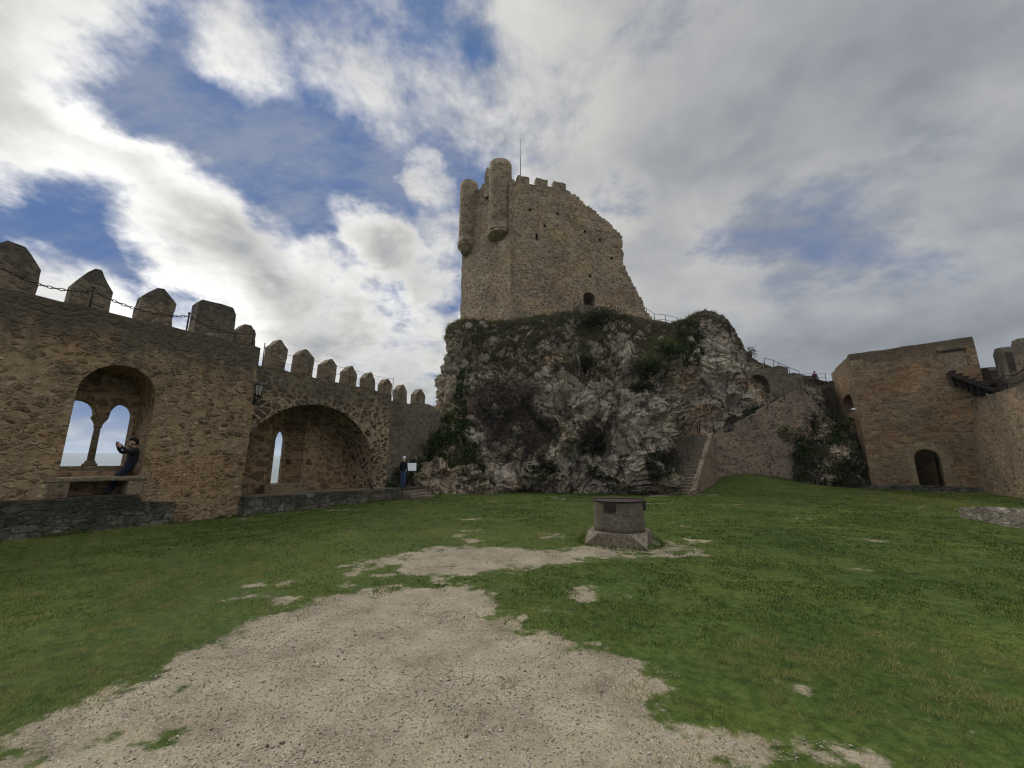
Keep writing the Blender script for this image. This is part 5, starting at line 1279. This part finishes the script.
STAND = dict(pelvis=(0, 0, .93), spine=(0, -.01, 1.1), chest=(0, 0, 1.32), neck=(0, .0, 1.46), head0=(0, .02, 1.53), head1=(0, .03, 1.61), head2=(0, .025, 1.69),
             shL=(-.18, 0, 1.38), elL=(-.23, -.02, 1.1), wrL=(-.2, .12, .9), paL=(-.18, .18, .85), shR=(.18, 0, 1.38), elR=(.24, -.02, 1.1), wrR=(.2, .12, .92), paR=(.18, .18, .88),
             hipL=(-.09, 0, .88), knL=(-.11, .03, .48), anL=(-.11, -.02, .08), toL=(-.13, .13, .04), hipR=(.09, 0, .88), knR=(.11, .0, .48), anR=(.12, -.04, .08), toR=(.14, .11, .04))
p = gnd(402.5, 489.3, .51); p = Vector(LW.w(LW.local(np.array(p))[0], .2, .515))
p = Vector(LW.w(7.55, -.08, .505))
for k in range(60):                                                         # stand where the photo shows the visitor
    s_ = 6.9+k*.05; q = LW.w(s_, .1, .505); x_, y_ = project(np.array(q))
    if x_ >= 402.3: break
p = Vector(q)
person('visitor in black jacket, blue jeans and white hat reading the board', tuple(p), 25, STAND, (BLACKC, JEANS), WHITEH, .98)
def board():
    c = Vector(LW.w(s_+1.0, .62, .5)); t = thing('information_board', 'white information board beside the visitor in jeans', 'sign', tuple(c))
    Rz = Matrix.Rotation(radians(14), 3, 'Z') @ Matrix.Rotation(radians(62), 3, 'X')
    b = MB(); b.box(c+Vector((0, 0, 1.12)), .72, .5, .03, Rz, bev=.006); b.build('panel', M_WHITE, t)
    for e in (-.25, .25):
        q = c+Matrix.Rotation(radians(14), 3, 'Z') @ Vector((e, .06, 0)); b = MB(); b.tube([q-Vector((0, 0, .1)), q+Vector((0, 0, 1.08))], .025, 8); b.build('leg', M_IRON, t)
board()
# photographer leaning in the window niche: body space y = along +s (towards the jamb), built facing -s
def photographer():
    base = Vector(LW.w(-3.50, .34, .965))
    hd = 30+180                                                             # faces back along the wall, towards the lights
    J = dict(pelvis=(.05, -.10, .66), spine=(.04, -.13, .83), chest=(.03, -.14, 1.05), neck=(.03, -.14, 1.18), head0=(.03, -.11, 1.24), head1=(.03, -.08, 1.31), head2=(.03, -.08, 1.39),
             shL=(-.15, -.12, 1.10), elL=(-.26, .04, 1.05), wrL=(-.10, .17, 1.2), paL=(-.05, .19, 1.25), shR=(.2, -.12, 1.10), elR=(.3, .04, 1.05), wrR=(.14, .17, 1.2), paR=(.09, .19, 1.25),
             hipL=(-.04, -.07, .63), knL=(-.10, .1, .42), anL=(-.13, .10, .09), toL=(-.15, .24, .05), hipR=(.13, -.07, .63), knR=(.1, .14, .42), anR=(.07, .2, .09), toR=(.07, .34, .05))
    J = {k: (-v[0], v[1], v[2]) for k, v in J.items()}
    t, b0, R = person('photographer in dark clothes leaning on the twin-light window seat', tuple(base), hd, J, (BLACKC, NAVY), BLACKC, 1.16, 'hood')
    c = b0+R @ Vector((-.015, .22, 1.28))*1.16
    mb = MB(); mb.box(c, .10, .02, .16, R @ Matrix.Rotation(radians(80), 3, 'Y'), bev=.004); tag(mb.build('phone', BLACKC, loc=tuple(c)), 'small dark phone held up by the leaning photographer', 'phone')
photographer()
px_ = W2.px(822, 381)[0]
person('visitor in purple jacket and pink hat on the walkway by the gatehouse', W2.w(px_, .75, WZ-.62), 190, STAND, (PURP, BLACKC), PINK, 1.0, 'hood')

# ------------------------------------------------------------------ vegetation on the rock
def leaf_quads(P, N, size, tone, flat=.5):
    """leaf-shaped quads near points P, oriented loosely to N"""
    n = len(P); d = rng.standard_normal((n, 3)); nn = N*flat+d*(1-flat); nn /= np.linalg.norm(nn, axis=1, keepdims=True)
    a = np.cross(nn, rng.standard_normal((n, 3))); a /= np.linalg.norm(a, axis=1, keepdims=True); b = np.cross(nn, a)
    s = size[:, None]; V = np.stack([P-a*s, P-b*s*.55+nn*s*.15, P+a*s, P+b*s*.55+nn*s*.15], 1).reshape(-1, 3)
    return V, np.arange(4*n).reshape(-1, 4), np.repeat(tone, 4)
def pick(w, n):
    w = np.clip(w, 0, None)*VEG['front']; w = w/w.sum(); return rng.choice(len(w), n, p=w)
GREENS = [(0, (.014, .022, .007)), (.4, (.036, .056, .014)), (.75, (.075, .10, .024)), (1, (.13, .14, .045))]
M_IVY = leaf_mat('ivy leaves', GREENS)
M_DRYB = leaf_mat('dry stems', [(0, (.028, .022, .018)), (.35, (.07, .053, .042)), (.7, (.13, .102, .08)), (1, (.27, .225, .175))], 0)
M_SEDGE = leaf_mat('hill grass', [(0, (.035, .034, .012)), (.3, (.07, .07, .022)), (.6, (.115, .105, .042)), (.85, (.19, .145, .078)), (1, (.30, .24, .14))])
M_SHRUB = leaf_mat('shrub leaves', [(0, (.010, .016, .007)), (.5, (.03, .042, .014)), (1, (.08, .09, .03))])
def vegetation():
    V, N, px, py, fn, fn2, nz = (VEG[k] for k in ('V', 'N', 'px', 'py', 'fn', 'fn2', 'nz'))
    # hillside grass on the upper slope and on ledges
    w = VEG['upper']*np.clip(.5+1.4*fn2, .04, 1)*smooth(.1, .35, nz)+.30*smooth(.55, .8, nz)*(fn2 > .1)*(py < 480)
    w = w*((px < 770) & (VEG['tv'] < 6.1))
    i = pick(w, 26000); P = V[i]+rng.standard_normal((len(i), 3))*np.array([.10, .10, .02])
    green = np.exp(-((px[i]-545)/22)**2-((py[i]-343)/10)**2); straw = np.exp(-((px[i]-562)/12)**2-((py[i]-365)/16)**2)
    tone = np.clip(.45+.5*fn[i]+.2*rng.standard_normal(len(i))-.2*green+.45*straw, 0, 1)
    Vv, T = blades(P[:, :2], P[:, 2]-.05, (.16+.32*rng.random(len(i))**2)*(1+.8*straw), .035+.035*rng.random(len(i)), tone, 1.3)
    tri_cloud('hill_grass', Vv, np.arange(len(Vv)).reshape(-1, 3), T, M_SEDGE, label='rough olive grass on the slope below the keep', cat='grass')
    # dry brush: thin hanging and upright stems
    i = pick(VEG['brush']*np.clip(.5+1.6*fn2, .03, 1), 26000); n = len(i)
    P = V[i]+N[i]*(.02+.25*rng.random((n, 1))); dirs = np.column_stack([rng.standard_normal(n)*.5, rng.standard_normal(n)*.4-.25, rng.standard_normal(n)*.7+.15])
    dirs /= np.linalg.norm(dirs, axis=1, keepdims=True); L = (.15+.5*rng.random(n)**2)[:, None]
    side = np.cross(dirs, rng.standard_normal((n, 3))); side /= np.linalg.norm(side, axis=1, keepdims=True)
    Vv = np.stack([P-side*.014, P+side*.014, P+dirs*L], 1).reshape(-1, 3)
    T = np.repeat(np.clip(.4+.5*fn[i]+.22*rng.standard_normal(n), 0, 1), 3)
    tri_cloud('dry_brush', Vv, np.arange(3*n).reshape(-1, 3), T, M_DRYB, label='tangled brown dry brush clinging to the rock face', cat='brush')
    # ivy: left edge of the rock, foot of the stairs, right bank
    w = 1.1*smooth(.1, .6, 1-(((px-461-(py-400)*-.12)/9)**2+((py-398)/45)**2)+fn*.4)+.8*smooth(.1, .5, 1-(((px-660)/22)**2+((py-463)/18)**2)+fn*.6)+.8*smooth(.1, .5, 1-(((px-545)/24)**2+((py-470)/6)**2)+fn*.6)+.7*smooth(.1, .5, 1-(((px-594)/18)**2+((py-443)/13)**2)+fn*.6)+.5*smooth(.1, .5, 1-(((px-690)/16)**2+((py-345)/26)**2)+fn*.6)+.5*smooth(.1, .5, 1-(((px-758)/16)**2+((py-415)/8)**2)+fn*.5)
    i = pick(w*np.clip(.5+1.5*fn2, .02, 1), 15000); n = len(i); P = V[i]+N[i]*(.03+.22*rng.random((n, 1)))
    a = leaf_quads(P, N[i], .05+.06*rng.random(n), np.clip(.35+.5*fn[i]+.25*rng.standard_normal(n), 0, 1))
    b = []
    for (KN, nn, cond) in ((KN2, 14000, lambda P: (P[:, 2] > .5)), (KN3, 8500, lambda P: (P[:, 2] > .3))):
        pool = KN[cond(KN)]; f = fbm(pool*.8+3, 4); ww = np.clip(.35+1.6*f, .02, 1); j = rng.choice(len(pool), nn, p=ww/ww.sum())
        P = pool[j]+rng.standard_normal((nn, 3))*np.array([.14, .14, .12])+np.array([0, -.12, .1])
        b.append(leaf_quads(P, np.tile([0, -.6, .8], (nn, 1)), .05+.07*rng.random(nn), np.clip(.38+.6*f[j]+.25*rng.standard_normal(nn), 0, 1)))
    nn = 5000; s_ = rng.uniform(7.4, 12.4, nn); z_ = rng.uniform(.5, 5.0, nn); f = fbm(np.column_stack([s_*.6, z_*.6, np.full(nn, 6.)]), 4)
    k = rng.random(nn) < smooth(-.1, .3, f*.8+.22*(np.interp(s_, [7.4, 12.4], [1.0, 5.2])-z_)); s_, z_, f = s_[k], z_[k], f[k]
    P = np.array([LW.w(p, 1.42-.2*rng.random(), q) for p, q in zip(s_, z_)])
    b.append(leaf_quads(P, np.tile([.5, -.7, .5], (len(P), 1)), .05+.06*rng.random(len(P)), np.clip(.36+.5*f+.25*rng.standard_normal(len(P)), 0, 1)))
    nn = 7000; s_ = rng.uniform(4.5, 12, nn); z_ = rng.uniform(.5, 8., nn); f = fbm(np.column_stack([s_*.5, z_*.5, np.full(nn, 2.)]), 4)
    topz = np.interp(s_, [3, 7.2, 9, 10.8, 12.4], [4.4, 7.9, 7.2, 5.6, 4.6]); k = (z_ < topz) & (rng.random(nn) < smooth(-.05, .3, f+.09*(s_-8.2)))
    s_, z_, f = s_[k], z_[k], f[k]; P = np.array([RW.w(p, -.05-.22*rng.random()+.05*q, q) for p, q in zip(s_, z_)])
    b.append(leaf_quads(P, np.tile([0, -.8, .5], (len(P), 1)), .05+.06*rng.random(len(P)), np.clip(.35+.5*f+.25*rng.standard_normal(len(P)), 0, 1)))
    VV = [a[0]]+[q[0] for q in b]; off = 0; FF = []; TT = []
    for q in [a]+b: FF.append(q[1]+off); off += len(q[0]); TT.append(q[2])
    tri_cloud('ivy', np.vstack(VV), np.vstack(FF), np.concatenate(TT), M_IVY, label='dark green ivy creeping over the banks and rock edges', cat='ivy')
    # single shrubs
    def shrub(label, x, y, rx, rz, dens, mat, kind='shrub', lift=.3, group=None):
        d2 = (px-x)**2+(py-y)**2+1e4*(~VEG['front']); k = int(np.argmin(d2)); c = V[k]+np.array([0, -.15, 0]); sc = np.linalg.norm(c)/F
        t = thing('shrub', label, 'shrub', tuple(c), 'shrubs growing on the rock')
        rx_, rz_ = rx*sc, rz*sc; mb = MB(); tips = []
        for q in range(9):
            a = rng.random()*2*pi; u = rng.random(); e = np.array([cos(a)*rx_*.75*u, sin(a)*rx_*.55*u-.2, rz_*(.5+.9*rng.random())])
            mb.tube([c, c+e*.5+np.array([0, 0, .1]), c+e], [.03, .02, .008], 5); tips.append(c+e)
        mb.build('stems', M_WOOD, t)
        n = dens; cl = np.array(tips)[rng.integers(0, len(tips), n)]
        P = cl+rng.standard_normal((n, 3))*np.array([rx_*.36, rx_*.30, rz_*.34]); P[:, 2] = np.maximum(P[:, 2], c[2]-rz_*.4)
        Vv, Fq, T = leaf_quads(P, np.tile([0, -.4, .9], (n, 1)), .05+.05*rng.random(n), np.clip(rng.normal(.45, .25, n)+.5*(P[:, 2]-c[2])/(rz_+.1)-.25, 0, 1), .3)
        o = tri_cloud('foliage', Vv-np.array(c), Fq, T, mat, kind=None); o.parent = t
    shrub('large dark evergreen bush in the cleft at mid height of the rock', 645, 379, 14, 11, 2600, M_SHRUB)
    shrub('dark bush on the ledge right of the straw-coloured grass', 584, 375, 9, 12, 1500, M_SHRUB)
    shrub('broad dark bush below the keep doorway', 600, 326, 20, 8, 2400, M_SHRUB)
    shrub('low spreading bush under the big evergreen, above the rock cleft', 640, 391, 13, 4, 1000, M_SHRUB)
    shrub('loose bush on the saddle beneath the steel railing', 668, 358, 14, 10, 1700, M_IVY)
    shrub('dark purple-brown bush at the foot of the rock', 486, 487, 9, 7, 1100, M_DRYB)
    shrub('small twiggy bush on the ridge right of the knob', 750, 358, 4, 5, 160, M_DRYB)
    # pale dry pampas-like clump above the information board
    c = Vector(KN2[np.argmin((project(KN2)[0]-437)**2+(project(KN2)[1]-424)**2)])
    n = 900; P = np.array(c)[None]+rng.standard_normal((n, 3))*np.array([.35, .25, .1]); Ln = .6+.7*rng.random(n)
    Vv, T = blades(P[:, :2], P[:, 2], Ln, np.full(n, .05), np.clip(rng.normal(.8, .15, n), 0, 1), 1.0)
    o = tri_cloud('grass_clump', Vv-np.array(c), np.arange(3*n).reshape(-1, 3), T, M_SEDGE, kind=None, label='pale straw-coloured grass clump above the information board', cat='grass clump'); o.location = c
vegetation()

# ------------------------------------------------------------------ air
def haze():
    b = MB(); b.box((0, 0, -40), 13400, 13400, 360)
    m = bpy.data.materials.new('pale air'); m.use_nodes = True; t = NT(m.node_tree)
    t.N.remove(t.N['Principled BSDF'])
    v = t.node('ShaderNodeVolumePrincipled'); v.inputs['Density'].default_value = .00022; v.inputs['Color'].default_value = (.72, .85, 1, 1); v.inputs['Anisotropy'].default_value = .2
    t.L.new(v.outputs[0], t.N['Material Output'].inputs['Volume'])
    b.build('haze', m, kind='stuff')
haze()
